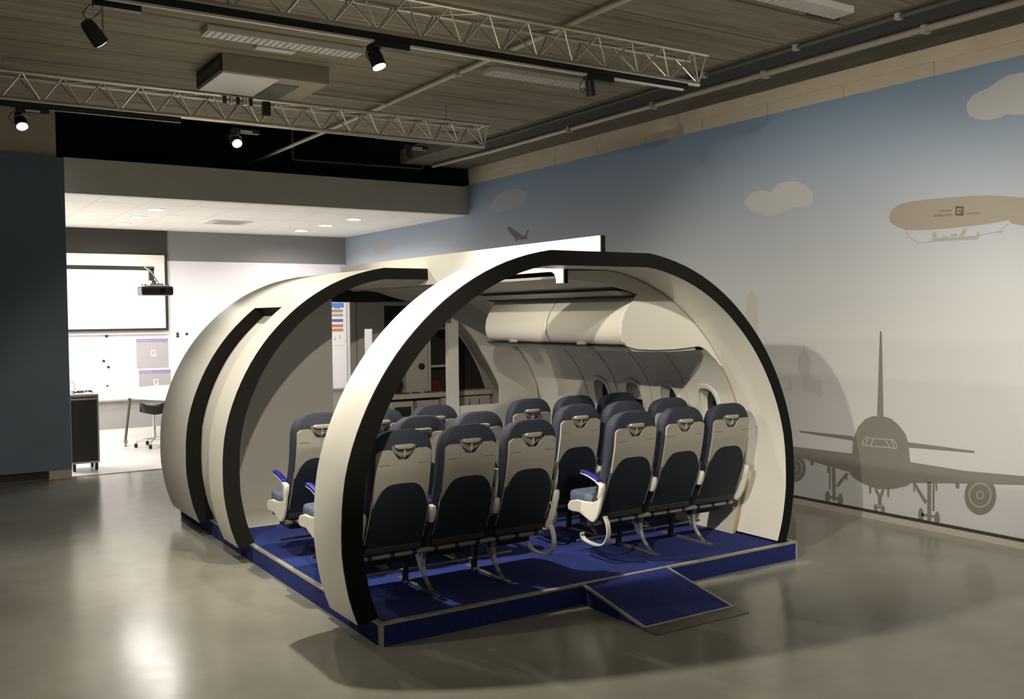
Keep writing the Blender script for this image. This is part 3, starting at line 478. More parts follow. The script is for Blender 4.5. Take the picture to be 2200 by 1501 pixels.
# ------------------------------------------------------------------ fuselage profile
TAB = [(-14, 1.755), (-9, 1.777), (-5, 1.787), (0, 1.800), (5, 1.806), (10, 1.816), (14, 1.823), (20, 1.824), (26, 1.822), (32, 1.819), (38, 1.814), (44, 1.806), (50, 1.799), (56, 1.790), (61, 1.781), (66, 1.770), (71, 1.757), (76.7, 1.742)]
def rad(a):
    for (a0, r0), (a1, r1) in zip(TAB, TAB[1:]):
        if a <= a1:
            t = (a - a0) / (a1 - a0); return r0 + (r1 - r0) * t
    return TAB[-1][1]
A0 = -13.4
def profile():
    """list of (outer x,z, inner x,z) from the left foot over the top to the right foot"""
    out = []
    L = [A0 + (76.7 - A0) * k / 34 for k in range(35)]
    def tl(a, side):
        base = .120 if side < 0 else .072
        t = max(0, min(1, (a - 10) / 60)); return base + (.088 - base) * t
    for side in (-1, 1):
        seg = []
        for a in L:
            r = rad(a); ri = r - tl(a, side); c, s_ = math.cos(R(a)), math.sin(R(a))
            zi = ZC + ri * s_
            seg.append((XC + side * r * c, ZC + r * s_, XC + side * ri * c, zi))
        last = seg[-1]; seg[-1] = (XC + side * .40, ZT, XC + side * .385, ZT - .090)
        if side > 0: seg = seg[::-1]
        out.append(seg)
    return out
PLs, PRs = profile()
MID = (XC, ZT, XC, ZT - .090)
def lean(y, z): return y + .10 * (z - .13)
def thick(us, ys, mask=None, leaning=False):
    """solid skin between outer and inner profile; us: profile samples, ys: y stations, mask(i,j) False = hole"""
    nu, ny = len(us), len(ys); g = MB()
    def vo(i, j):
        x, z = us[i][0], us[i][1]; y = lean(ys[j], z) if leaning else ys[j]; return (x, y, z)
    def vi(i, j):
        x, z = us[i][2], us[i][3]; y = lean(ys[j], z) if leaning else ys[j]; return (x, y, z)
    on = lambda i, j: 0 <= i < nu - 1 and 0 <= j < ny - 1 and (mask is None or mask(i, j))
    vs = []; 
    for i in range(nu):
        for j in range(ny): vs += [vo(i, j), vi(i, j)]
    V = lambda i, j, k: (i * ny + j) * 2 + k
    fs = []
    for i in range(nu - 1):
        for j in range(ny - 1):
            if not on(i, j): continue
            fs.append((V(i, j, 0), V(i + 1, j, 0), V(i + 1, j + 1, 0), V(i, j + 1, 0)))
            fs.append((V(i, j, 1), V(i, j + 1, 1), V(i + 1, j + 1, 1), V(i + 1, j, 1)))
            if not on(i - 1, j): fs.append((V(i, j, 0), V(i, j + 1, 0), V(i, j + 1, 1), V(i, j, 1)))
            if not on(i + 1, j): fs.append((V(i + 1, j, 0), V(i + 1, j, 1), V(i + 1, j + 1, 1), V(i + 1, j + 1, 0)))
            if not on(i, j - 1): fs.append((V(i, j, 0), V(i, j, 1), V(i + 1, j, 1), V(i + 1, j, 0)))
            if not on(i, j + 1): fs.append((V(i, j + 1, 0), V(i + 1, j + 1, 0), V(i + 1, j + 1, 1), V(i, j + 1, 1)))
    return g.add(vs, fs)
def clean(o):
    me = o.data; bm = bmesh.new(); bm.from_mesh(me)
    bmesh.ops.delete(bm, geom=[v for v in bm.verts if not v.link_faces], context='VERTS')
    bmesh.ops.recalc_face_normals(bm, faces=bm.faces[:]); bm.to_mesh(me); bm.free(); return o
def grow(us, d):
    """profile samples with the outer pushed out and the inner pushed in by d"""
    r = []
    for (xo, zo, xi, zi) in us:
        n = Vector((xo - xi, zo - zi)).normalized() * d
        r.append((xo + n.x, zo + n.y, xi - n.x, zi - n.y))
    return r

# front arch, a full ring
ar = empty('fuselage_arch', (XC, .24, DECK))
tag(ar, 'white front arch ring with black face standing over the seat rows', 'arch')
loc = lambda p: p - Vector((XC, .24, DECK))
full = PLs + [MID] + PRs
g = thick(full, [.046, .12, .24, .36, .452]).move(loc); clean(g.build('arch_shell', 'shell', ar, smooth=25))
g = thick(grow(full, .0015), [.033, .046]).move(loc); clean(g.build('black_edge', 'black_felt', ar, smooth=25))

# rear left shell with a door recess
rs = empty('fuselage_shell', (.5, 3.2, DECK))
tag(rs, 'white rear half shell with black edges and a recessed door opening', 'fuselage shell')
loc = lambda p: p - Vector((.5, 3.2, DECK))
half = PLs + [MID]
Y0, Y1, Y2, Y3 = 2.20, 2.585, 3.27, 4.17
TOPI = min(range(len(PLs)), key=lambda i: abs(PLs[i][1] - 1.915))
ys = [Y0 + .012, 2.4, Y1, 2.8, 3.05, Y2, 3.6, 3.9, Y3]
mask = lambda i, j: not (i < TOPI and 2 <= j <= 4)
clean(thick(half, ys, mask, True).move(loc).build('outer_shell', 'shell', rs, smooth=25))
clean(thick(grow(half, .0015), [Y0, Y0 + .012], None, True).move(loc).build('black_edge', 'black_felt', rs, smooth=25))
# reveal of the door opening: far side and head, black
clean(thick(grow(PLs[:TOPI + 1], .001), [Y2 - .012, Y2 - .001], None, True).move(loc).build('door_reveal', 'black_felt', rs, smooth=25))
xo, zo, xi, zi = PLs[TOPI]
g = MB(); ya, yb = lean(Y1, zo), lean(Y2, zo)
g.add([(xo - .002, ya, zo - .002), (xi + .002, ya, zi - .002), (xi + .002, yb, zi - .002), (xo - .002, yb, zo - .002),
       (xo + .010, ya, zo - .014), (xi + .014, ya, zi - .014), (xi + .014, yb, zi - .014), (xo + .010, yb, zo - .014)],
      [(0, 1, 2, 3), (4, 7, 6, 5), (0, 4, 5, 1), (1, 5, 6, 2), (2, 6, 7, 3), (3, 7, 4, 0)])
g.move(loc).build('door_head', 'black_felt', rs)
# recessed door skin
door = [(x2, z2, x2 + .03, z2) for (x1, z1, x2, z2) in PLs[:TOPI + 1]]
clean(thick(door, [Y1 + .005, 2.9, Y2 - .03], None, True).move(loc).build('door_panel', 'inner', rs, smooth=25))
door2 = [(x2 - .014, z2, x2, z2) for (x1, z1, x2, z2) in PLs[:TOPI - 1]]
clean(thick(door2, [Y1 + .02, 2.9, Y2 - .10], None, True).move(loc).build('door_leaf', 'inner', rs, smooth=25))

# right half shell behind the arch
rr = empty('fuselage_shell', (2.8, 2.3, DECK))
tag(rr, 'white right-hand cabin shell curving over the window side', 'fuselage shell')
loc = lambda p: p - Vector((2.8, 2.3, DECK))
_rh = [(XC + .035, ZT, XC + .035, ZT - .09)] + PRs
rsh = clean(thick(_rh, [.455, 1.5, 2.5, 3.5, 4.28]).move(loc).build('outer_shell', 'inner', rr, smooth=25))

# long board along the crown
bd = empty('crown_board', (XC, 0, 2.06))
tag(bd, 'long cream board along the top joining arch and rear shell, with a rounded cut-out', 'board')
poly = [(.05, 2.34), (.05, 2.238), (.456, 2.238), (.456, 2.05), (.54, 2.05), (.545, 2.085), (.56, 2.112), (.585, 2.127), (.62, 2.132),
        (2.10, 2.132), (2.14, 2.127), (2.165, 2.112), (2.18, 2.085), (2.185, 2.05), (2.27, 2.05), (2.30, 2.10), (4.28, 2.10), (4.28, 2.34)]
g = MB(); g.prism([(a, b - 2.06) for a, b in poly], .001, .030, 'x'); g.build('board', 'shell', bd)
MB().box(.0, .031, .038, .05, .176, .281).build('front_edge', 'black_felt', bd)
MB().box(.004, .030, .444, .4545, -.012, .082).build('notch_edge', 'black_felt', bd)

# ------------------------------------------------------------------ inside the cabin, right-hand side
# end panel between bins and shell, seen just behind the arch
ep = empty('bin_end_panel', (2.6, .47, 1.6))
tag(ep, 'flat grey end panel closing the luggage bins behind the arch', 'panel')
inn = [(x2, z2) for (x1, z1, x2, z2) in PRs if z2 > 1.42]
poly = [(1.64, 2.075), (1.85, 2.062), (2.05, 2.03), (2.18, 2.000), (2.257, 1.976), (2.20, 1.915), (2.15, 1.85), (2.118, 1.784), (2.112, 1.70), (2.126, 1.640), (2.165, 1.604), (2.25, 1.583),
        (2.40, 1.574), (2.60, 1.573), (2.75, 1.582), (2.85, 1.590), (2.90, 1.575), (2.945, 1.545), (3.00, 1.50)]
poly2 = [(x, z) for x, z in inn[::-1] if x > 1.7]
poly3 = poly + [(p[0] - .004, p[1] - .004) for p in sorted(poly2, key=lambda q: q[1])] + [(1.64, ZT - .10)]
g = MB(); g.prism([(x - 2.6, z - 1.6) for x, z in poly3], -.008, .012, 'y'); g.build('panel', 'inner', ep)

# overhead bins
def make_bin():
    t = empty('overhead_bin', (2.5, 0, 1.6))
    LB = .925
    body = [(2.275, 1.965), (2.205, 1.88), (2.150, 1.784), (2.146, 1.70), (2.165, 1.655), (2.27, 1.61), (2.85, 1.61), (2.85, 1.80), (2.62, 1.965)]
    MB().prism([(x - 2.5, z - 1.6) for x, z in body], .004, LB - .004, 'y').build('bin_body', 'line_dark', t)
    front = [(2.250, 1.972), (2.205, 1.925), (2.160, 1.860), (2.130, 1.80), (2.118, 1.74), (2.121, 1.69), (2.138, 1.650), (2.170, 1.622), (2.20, 1.612)]
    rings = []
    n = 8
    for j in range(n + 1):
        y = .006 + (LB - .012) * j / n
        rings.append((y, 0))
    g = MB(); o = []
    for y in (.006, .012, LB - .012, LB - .006):
        d = .006 if y in (.006, LB - .006) else 0
        o.append([(x - 2.5 + d, y, z - 1.6) for x, z in front] + [(x - 2.5 + .028, y, z - 1.6 + .008) for x, z in front[::-1]])
    g.loft(o); door = g.build('bin_door', 'bin', t, smooth=30)
    MB().box(-.398, -.376, LB * .5 - .05, LB * .5 + .05, .006, .034).build('latch', 'plastic_grey', door, bevel=.004)
    for o_ in bpy.data.objects:
        if o_.parent == door: o_.location = (.008, 0, .004)
    return t
b1 = make_bin(); b1.location = (2.5, .485, 1.6)
tag(b1, 'cream overhead luggage bin nearest the front arch', 'overhead bin', 'overhead bins')
b2 = copy_tree(b1); b2.location = (2.5, 1.42, 1.6)
tag(b2, 'cream overhead luggage bin further from the front arch', 'overhead bin', 'overhead bins')
sp_ = empty('bin_support_rail', (2.5, .48, 1.56))
tag(sp_, 'grey rail and service strip under the luggage bins', 'rail')
MB().prism([(-.32, .036), (-.27, .006), (.1, -.005), (.33, .0), (.33, .036)], .0, 1.90, 'y').build('service_strip', 'plastic_grey', sp_)
MB().prism([(-.335, .046), (-.325, .037), (.3, .037), (.3, .048)], .0, 1.90, 'y').build('shadow_line', 'line_dark', sp_)
# ceiling panels over the aisle side
cp_ = empty('cabin_ceiling_panel', (1.65, .49, 1.98))
tag(cp_, 'curved grey cabin ceiling panel between crown board and luggage bins', 'ceiling panel')
pp = [(0, .105), (.15, .115), (.28, .098), (.40, .060), (.52, .030), (.60, .006)]
g = MB(); g.prism(pp + [(x, z + .018) for x, z in pp[::-1]], .0, 3.62, 'y'); g.build('panel', 'grey_panel', cp_, smooth=30)
MB().prism([(.44, .022), (.50, -.012), (.60, -.018), (.62, .0), (.56, .014)], .0, 2.0, 'y').build('light_rail', 'plastic_grey', cp_)
MB().prism([(.50, -.014), (.60, -.030), (.625, -.018), (.60, -.010)], .0, 1.9, 'y').build('rail_gap', 'line_dark', cp_)

# side lining with windows
ln = empty('cabin_side_lining', (3.2, .46, DECK))
tag(ln, 'off-white cabin side lining with four oval windows beside the right-hand seats', 'cabin wall')
lp = [(3.20, .002 + DECK), (3.245, .30), (3.272, .55), (3.282, .80), (3.268, 1.00), (3.225, 1.18), (3.155, 1.32), (3.070, 1.435), (2.99, 1.512), (2.93, 1.556)]
def smooth_prof(pts, n=5):
    out = []
    for i in range(len(pts) - 1):
        p0 = pts[max(i - 1, 0)]; p1 = pts[i]; p2 = pts[i + 1]; p3 = pts[min(i + 2, len(pts) - 1)]
        for k in range(n):
            t = k / n
            out.append(tuple(.5 * ((2 * p1[d]) + (-p0[d] + p2[d]) * t + (2 * p0[d] - 5 * p1[d] + 4 * p2[d] - p3[d]) * t * t + (-p0[d] + 3 * p1[d] - 3 * p2[d] + p3[d]) * t ** 3) for d in (0, 1)))
    out.append(pts[-1]); return out
lps = smooth_prof(lp)
prof = [(x - 3.2, z - DECK) for x, z in lps] + [(x - 3.2 + .018, z - DECK + .004) for x, z in lps[::-1]]
WIN = [(.76, 1.085), (1.215, 1.085), (1.665, 1.085), (2.13, 1.085)]
g = MB(); g.prism(prof, .0, 2.70, 'y'); lin = g.build('lining', 'inner', ln, smooth=30)
def oval(cy, cz, ry, rz, n=28, e=.72):
    o = []
    for k in range(n):
        a = 2 * PI * k / n; c, s_ = math.cos(a), math.sin(a)
        o.append((cy + ry * math.copysign(abs(c) ** e, c), cz + rz * math.copysign(abs(s_) ** e, s_)))
    return o
def cut_windows(ob):
    """cut the window holes and keep the resulting mesh"""
    cut = MB()
    for (y, z) in WIN: cut.prism(oval(y, z, .098, .155), 2.9, 3.6, 'x')
    co = cut.build('cutter', None)
    bmod = ob.modifiers.new('cut', 'BOOLEAN'); bmod.object = co; bmod.operation = 'DIFFERENCE'; bmod.solver = 'EXACT'
    bpy.context.view_layer.update()
    nm = bpy.data.meshes.new_from_object(ob.evaluated_get(bpy.context.evaluated_depsgraph_get()))
    ob.modifiers.clear(); ob.data = nm
    bpy.data.objects.remove(co)
cut_windows(lin); cut_windows(rsh)
def wall_x(z):
    for (x0, z0), (x1, z1) in zip(lps, lps[1:]):
        if z0 <= z <= z1: return x0 + (x1 - x0) * (z - z0) / (z1 - z0)
    return lps[-1][0]
for k, (y, z) in enumerate(WIN):
    outer = oval(0, 0, .125, .185); inner = oval(0, 0, .098, .155); back = oval(0, 0, .082, .135)
    g = MB()
    rings = []
    for poly, dx in ((outer, .002), (outer, -.010), (inner, -.012), (inner, .006), (back, .062), (back, .068), (inner, .012)):
        rings.append([(wall_x(z + b * 1) - 3.2 + dx if dx < .03 else wall_x(z) + dx - 3.2 - .10 * b, y + a - .46, z + b - DECK) for a, b in poly])
    n = len(outer); vs = [q for r_ in rings for q in r_]; fs = []
    for i in range(len(rings) - 1):
        for q in range(n): fs.append((i * n + q, i * n + (q + 1) % n, (i + 1) * n + (q + 1) % n, (i + 1) * n + q))
    g.add(vs, fs); wf = g.build('window_frame', 'inner', ln, smooth=40)
    g = MB(); pl = [(wall_x(z) + .060 - 3.2 - .10 * b, y + a - .46, z + b - DECK) for a, b in oval(0, 0, .086, .140)]
    pl2 = [(p[0] + .004, p[1], p[2]) for p in pl]; g.loft([pl, pl2]); g.build('window_pane', 'win_dark', wf)
    if k == 2:
        g = MB(); sh = [(wall_x(z) + .050 - 3.2 - .10 * b, y + a - .46, z + b - DECK) for a, b in oval(0, 0, .084, .138) if b > -.02]
        g.loft([sh, [(p[0] + .004, p[1], p[2]) for p in sh]]); g.build('window_shade', 'galley_light', wf)
for y in (.99, 1.44, 1.90, 2.36):
    g = MB(); pts = [(x - 3.2 - .003, y - .46, z - DECK) for x, z in lps]
    for a, b in zip(pts, pts[1:]):
        g.add([(a[0], a[1] - .005, a[2]), (a[0], a[1] + .005, a[2]), (b[0], b[1] + .005, b[2]), (b[0], b[1] - .005, b[2])], [(0, 1, 2, 3)])
    o = g.build('panel_seam', 'grey_panel', ln); sm = o.modifiers.new('s', 'SOLIDIFY'); sm.thickness = .004; sm.offset = 1
g = MB(); g.prism([(x - 3.2 - .004, z - DECK) for x, z in lps if z < 1.44] + [(x - 3.2 + .022, z - DECK + .004) for x, z in lps[::-1] if z < 1.44], -.006, .002, 'y'); g.build('cut_edge', 'tan_edge', ln, smooth=30)
g = MB(); g.prism([(x - 3.2 - .006, z - DECK) for x, z in lps if z < .42] + [(x - 3.2, z - DECK) for x, z in lps[::-1] if z < .42], .0, 2.7, 'y'); g.build('kick_panel', 'grey_panel', ln, smooth=30)

# ------------------------------------------------------------------ bulkheads
lb = empty('cabin_bulkhead', (.6, 3.55, DECK))
tag(lb, 'tall plain grey bulkhead filling the left half of the rear shell', 'bulkhead')
pi_ = [(x2 + .004, z2 - .004) for (x1, z1, x2, z2) in PLs if x2 < 1.195]
poly = [(1.195, DECK + .002)] + [(pi_[0][0] + .02, DECK + .002)] + [p for p in pi_ if p[1] > DECK + .01] + [(1.195, pi_[-1][1] + .01)]
MB().prism([(x - .6, z - DECK) for x, z in poly], -.012, .012, 'y').build('bulkhead_panel', 'grey_panel', lb)
rb = empty('cabin_bulkhead', (2.7, 3.20, DECK))
tag(rb, 'cream rear bulkhead with a post and an angled opening behind the right-hand seats', 'bulkhead')
L_ = lambda pts: [(x - 2.7, z - DECK) for x, z in pts]
MB().prism(L_([(2.325, DECK), (3.17, DECK), (3.24, .45), (3.275, .75), (3.26, .97), (2.325, .97)]), -.012, .012, 'y').build('low_wall', 'inner', rb)
MB().box(2.215 - 2.7, 2.325 - 2.7, -.03, .03, 0, 1.975).build('post', 'inner', rb)
MB().prism(L_([(2.80, .97), (3.262, .97), (3.23, 1.15), (3.15, 1.32), (3.05, 1.45), (2.90, 1.62), (2.72, 1.79), (2.50, 1.94), (2.325, 2.02), (2.325, 1.83), (2.36, 1.78), (2.44, 1.70), (2.56, 1.55), (2.66, 1.39), (2.74, 1.26), (2.80, 1.14)]), -.012, .012, 'y').build('shoulder_panel', 'inner', rb)

# ------------------------------------------------------------------ galley at the rear right
gy = empty('galley_unit', (1.66, 4.15, DECK))
tag(gy, 'dim grey galley unit with counter, compartments and trolley bays behind the rear bulkhead', 'galley')
g0 = lambda x0, x1, y0, y1, z0, z1: (x0 - 1.66, x1 - 1.66, y0, y1, z0 - DECK, z1 - DECK)
bk = [(2.0, DECK), (3.2, DECK)] + [(x2 - .006, z2 - .006) for (x1, z1, x2, z2) in PRs[::-1] if x2 > 2.0] + [(2.0, ZT - .10)]
MB().prism([(x - 1.66, z - DECK) for x, z in bk], .10, .12, 'y').build('back_panel', 'galley_dark', gy)  # dark sheet added to give the unlit opening its darkness
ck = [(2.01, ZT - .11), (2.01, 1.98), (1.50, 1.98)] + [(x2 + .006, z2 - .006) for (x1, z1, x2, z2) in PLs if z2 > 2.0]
MB().prism([(x - 1.66, z - DECK) for x, z in ck], -.02, .0, 'y').build('dark_infill', 'galley_dark', gy)  # added dark sheet closing the bright gap above the galley
g = MB()
for b_ in ((1.635, 1.785, DECK, 1.985), (1.875, 2.005, DECK, 1.985), (1.785, 1.875, DECK, 1.46), (1.785, 1.875, 1.71, 1.985)): g.box(*g0(b_[0], b_[1], -.02, .0, b_[2], b_[3]))
g.build('tall_door', 'galley', gy)
MB().box(*g0(1.695, 1.700, -.023, -.02, DECK, 1.985)).build('door_seam', 'line_dark', gy)
MB().box(*g0(2.005, 3.0, -.02, .17, 1.945, 1.985)).build('header', 'galley', gy)
MB().box(*g0(2.25, 2.50, -.01, .17, 1.03, 1.66)).build('switch_panel', 'galley_light', gy)
g = MB(); g.tube([(2.425 - 1.66, -.012, 1.31 - DECK), (2.425 - 1.66, -.03, 1.31 - DECK)], .034, 16); g.build('round_vent', 'galley_dark', gy, smooth=40)
MB().box(*g0(2.505, 2.535, -.02, .17, 1.02, 1.70)).build('divider', 'galley_light', gy)
MB().box(*g0(2.535, 2.78, -.01, .17, 1.69, 1.72)).build('shelf', 'galley_light', gy)
MB().box(*g0(2.535, 2.78, -.02, .17, 1.295, 1.315)).build('shelf', 'galley_light', gy)
MB().box(*g0(2.78, 2.80, -.02, .17, 1.02, 1.945)).build('divider', 'galley', gy)
MB().box(*g0(2.005, 3.24, -.10, .17, .985, 1.035)).build('counter', 'counter', gy, bevel=.006)
for x0 in (2.06, 2.36):
    f = MB().box(*g0(x0, x0 + .25, -.05, .17, DECK + .02, .955)).build('trolley_front', 'galley_light', gy, bevel=.006)
    for (za, zb, mm) in ((.80, .90, 'galley_dark'), (.30, .76, 'seat_light' if x0 < 2.2 else 'ac_white')):
        MB().box(*g0(x0 + .03, x0 + .22, -.056, -.049, za, zb)).build('trolley_inset', mm, f)
MB().box(*g0(2.64, 3.24, -.05, .17, DECK, .97)).build('base_cabinet', 'galley_light', gy)
for x in (2.78, 2.98, 3.10):
    MB().box(*g0(x, x + .008, -.053, -.049, .50, .94)).build('cabinet_seam', 'line_dark', gy)
bxo = bx('storage_box', 'red', 2.56, 2.66, 4.16, 4.28, 1.036, 1.15)
tag(bxo, 'dark red box standing on the galley counter', 'box')
g = MB(); g.tube([(2.22, 4.22, 1.035), (2.22, 4.22, 1.13), (2.215, 4.19, 1.16), (2.205, 4.15, 1.15), (2.20, 4.13, 1.11)], .010, 8)
tag(g.build('water_tap', 'black_rubber', smooth=50), 'black water tap curving up from the galley counter', 'tap')
for k, (x, lab) in enumerate(((2.12, 'red-brown tray at the left end of the galley counter edge'), (2.30, 'short red-brown tray between the two longer trays on the counter'), (2.44, 'red-brown tray right of the tap on the galley counter'), (2.66, 'red-brown tray by the post on the galley counter'))):
    w_ = (.13, .07, .14, .09)[k]
    tag(bx('serving_tray', 'rust', x, x + w_, 4.055, 4.12, 1.036, 1.048), lab, 'tray', 'trays on the galley counter')

# ------------------------------------------------------------------ airline seats
def interp(tab, z):
    if z <= tab[0][0]: return tab[0][1]
    for (a, p), (b, q) in zip(tab, tab[1:]):
        if z <= b: return p + (q - p) * (z - a) / (b - a)
    return tab[-1][1]
BACK = [(.24, .205), (.35, .155), (.5, .085), (.65, .035), (.8, .000), (.95, -.018), (1.04, -.010)]   # rear face y over z
def yb(z): return interp(BACK, z)
THK = [(.24, .07), (.45, .10), (.70, .085), (.85, .095), (.97, .095), (1.02, .075), (1.04, .035)]
HW = [(.24, .221), (.40, .221), (.50, .207), (.88, .203), (.93, .198), (.965, .186), (.995, .168), (1.015, .146), (1.030, .118), (1.040, .075)]
def rrect(hw, y0, y1, z, r=.032, n=4):
    pts = []; r = min(r, (y1 - y0) * .48, hw * .9)
    for (cx, cy, a0) in ((hw - r, y1 - r, 0), (-hw + r, y1 - r, 90), (-hw + r, y0 + r, 180), (hw - r, y0 + r, 270)):
        for k in range(n + 1):
            a = R(a0 + 90 * k / n); pts.append((cx + r * math.cos(a), cy + r * math.sin(a), z))
    return pts
ZS = [.24, .30, .38, .46, .54, .62, .70, .78, .84, .89, .93, .95, .965, .98, .995, 1.006, 1.015, 1.023, 1.030, 1.036, 1.040]
def skin(xs, zlo, zhi, off, t, nz=10):
    """thin panel hugging the rear face of the backrest"""
    g = MB(); nx = len(xs); F = []; B = []
    for x in xs:
        a, b = zlo(x), zhi(x)
        for k in range(nz + 1):
            z = a + (b - a) * k / nz; y = yb(z) - off
            F.append((x, y - t, z)); B.append((x, y + .004, z))
    N = len(F); vs = F + B; fs = []
    I = lambda i, k: i * (nz + 1) + k
    for i in range(nx - 1):
        for k in range(nz):
            fs.append((I(i, k), I(i + 1, k), I(i + 1, k + 1), I(i, k + 1)))
            fs.append((N + I(i, k), N + I(i, k + 1), N + I(i + 1, k + 1), N + I(i + 1, k)))
    for i in range(nx - 1):
        for k in (0, nz): fs.append((I(i, k), I(i + 1, k), N + I(i + 1, k), N + I(i, k)))
    for k in range(nz):
        for i in (0, nx - 1): fs.append((I(i, k), I(i, k + 1), N + I(i, k + 1), N + I(i, k)))
    return g.add(vs, fs)
def arch_z(x): return .722 - .135 * (abs(x) / .176) ** 4.2          # upper edge of the pocket
def make_row(raised, ends):
    t = empty('airline_seat_row', (0, 0, 0))
    for c in (-.455, 0, .455):
        T = lambda p, c=c: p + Vector((c, 0, 0))
        br = MB().loft([rrect(interp(HW, z), yb(z), yb(z) + interp(THK, z), z) for z in ZS]).move(T).build('backrest', 'seat_blue', t, smooth=50)
        xs = [-.178 + .356 * k / 24 for k in range(25)]
        def top(x):
            a = abs(x)
            if a < .035: return .868
            if a < .085: return .868 + (a - .035) / .05 * .062
            return .930 if a < .155 else .930 - (a - .155) * .9
        def bot(x): return max(.575, arch_z(x) + .002)
        pn = skin(xs, bot, top, .004, .012).move(T).build('back_panel', 'plastic_grey', t, smooth=35)
        # notch with coat-hook handle
        xs2 = [-.076 + .152 * k / 12 for k in range(13)]
        skin(xs2, lambda x: .872 + .05 * (abs(x) / .08), lambda x: .952, .001, .004, 3).move(T).build('tray_recess', 'recess', pn)
        g = MB(); g.loft([rrect(.066 * s_, yb(.955) - .026, yb(.955) + .004, z, .012) for z, s_ in ((.934, .72), (.939, .9), (.947, .98), (.954, .94), (.958, .8))]); g.move(T).build('hand_grip', 'plastic_grey', pn, smooth=50)
        g = MB(); g.tube([(0, yb(.93) - .016, .935), (0, yb(.9) - .020, .898), (0, yb(.9) - .017, .885)], .006, 6); g.tube([(-.018, yb(.9) - .018, .898), (.018, yb(.9) - .018, .898)], .004, 6)
        g.move(T).build('coat_hook', 'plastic_grey', pn, smooth=50)
        for sx in (-1, 1):
            g = MB()
            for k in range(9):
                x = sx * .128 + (k - 4) * .008; g.box(x, x + .0055, yb(.84) - .0172, yb(.84) - .0158, .840 + .002 * (k % 3 == 0), .844)
            g.box(sx * .128 - .032, sx * .128 + .037, yb(.84) - .0170, yb(.84) - .0158, .8395, .8405)
            g.move(T).build('safety_lettering', 'seam_grey', pn)
        xs3 = [-.186 + .372 * k / 30 for k in range(31)]
        skin(xs3, lambda x: .288, lambda x: arch_z(min(.181, abs(x))), .006, .016).move(T).build('seat_pocket', 'pocket', t, smooth=35)
        for sx in (-1, 1):
            pts = [(sx * (.188 + .006 * k / 6), yb(z) - .020, z) for k, z in enumerate([.63, .58, .53, .48, .43, .39, .36])]
            MB().tube(pts, .0048, 6).move(T).build('side_trim', 'silver', br, smooth=60)
        g = MB(); g.loft([rrect(.205 * s_, .215 + d, .50 - d * .4, z, .05) for z, s_, d in ((.325, .96, .02), (.345, 1, .0), (.42, 1, .0), (.440, .985, .012), (.448, .93, .04))])
        g.move(T).build('seat_cushion', 'seat_light', t, smooth=50)
    # armrests: at -.69, -.2275, .2275, .69
    for i, x in enumerate((-.690, -.2275, .2275, .690)):
        up = i in raised; end = i in (0, 3)
        hw = .018 if end else .016
        if up:
            g = MB(); g.loft([[(x + a, yy + b, z) for a, b in ((-hw * .7, -.012), (hw * .7, -.012), (hw * .7, .012), (-hw * .7, .012))] for yy, z in ((.085, .52), (.065, .60), (.052, .68), (.055, .74))])
            ao = g.build('armrest', 'white_plastic', t, bevel=.006); ao['label'] = 'armrest folded up'
            MB().box(x - hw * .8, x + hw * .8, .068, .084, .60, .745).build('arm_pad', 'arm_blue', ao, bevel=.006)
        else:
            pts = [(.285, .606, .010), (.20, .598, .012), (.12, .578, .016), (.05, .545, .020)]
            g = MB(); g.loft([[(x - hw, y, z - h_), (x + hw, y, z - h_), (x + hw, y, z), (x - hw, y, z)] for y, z, h_ in pts]); ao = g.build('armrest', 'white_plastic', t, bevel=.004)
            g = MB(); g.loft([[(x - hw - .003, y, z), (x + hw + .003, y, z), (x + hw - .002, y, z + .018), (x - hw + .002, y, z + .018)] for y, z, h_ in pts[:3] + [(.085, .562, .016)]])
            g.build('arm_pad', 'arm_blue', ao, bevel=.005)
        # pivot knob
        g = MB(); g.loft([rrect(hw * s_, yb_ - .024, yb_ + .024, z, .015) for yb_, z, s_ in ((.088, .452, .6), (.078, .465, .9), (.066, .49, 1.05), (.058, .52, 1.1), (.056, .545, 1.05), (.060, .556, .8))])
        g.move(lambda p: p + Vector((x, 0, 0))).build('pivot_housing', 'white_plastic', t, smooth=50)
        if end:
            poly = [(.030, .545), (.068, .555), (.080, .51), (.095, .44), (.15, .415), (.25, .405), (.34, .405), (.42, .385), (.447, .350), (.437, .318), (.39, .312), (.31, .318), (.23, .292), (.18, .276), (.150, .274), (.115, .305), (.080, .365), (.052, .45), (.034, .51)]
            g = MB(); g.prism(poly, x - .012, x + .012, 'x'); g.build('end_shield', 'white_plastic', t, bevel=.008)
    # beams
    skin([-.675 + 1.35 * k / 20 for k in range(21)], lambda x: .285, lambda x: .43, -.012, .006, 4).build('lower_shroud', 'pocket', t, smooth=35)
    g = MB(); g.tube([(-.66, .180, .262), (.66, .180, .262)], .018, 12); bm_ = g.build('seat_beam', 'beam_grey', t, smooth=50)
    for k in range(9):
        x = -.6 + .15 * k
        MB().tube([(x - .014, .180, .262), (x + .014, .180, .262)], .021, 12).build('beam_clamp', 'black_rubber', bm_, smooth=50)
    g = MB(); g.tube([(-.66, .42, .295), (.66, .42, .295)], .020, 12); g.build('seat_beam', 'black_rubber', t, smooth=50)
    for c in (-.455, 0, .455):
        MB().box(c - .19, c + .19, .14, .46, .285, .33).build('seat_pan', 'black_rubber', t, bevel=.01)
        MB().box(c - .15, c + .15, .24, .44, .19, .285).build('life_vest_pouch', 'pocket', t, bevel=.015)
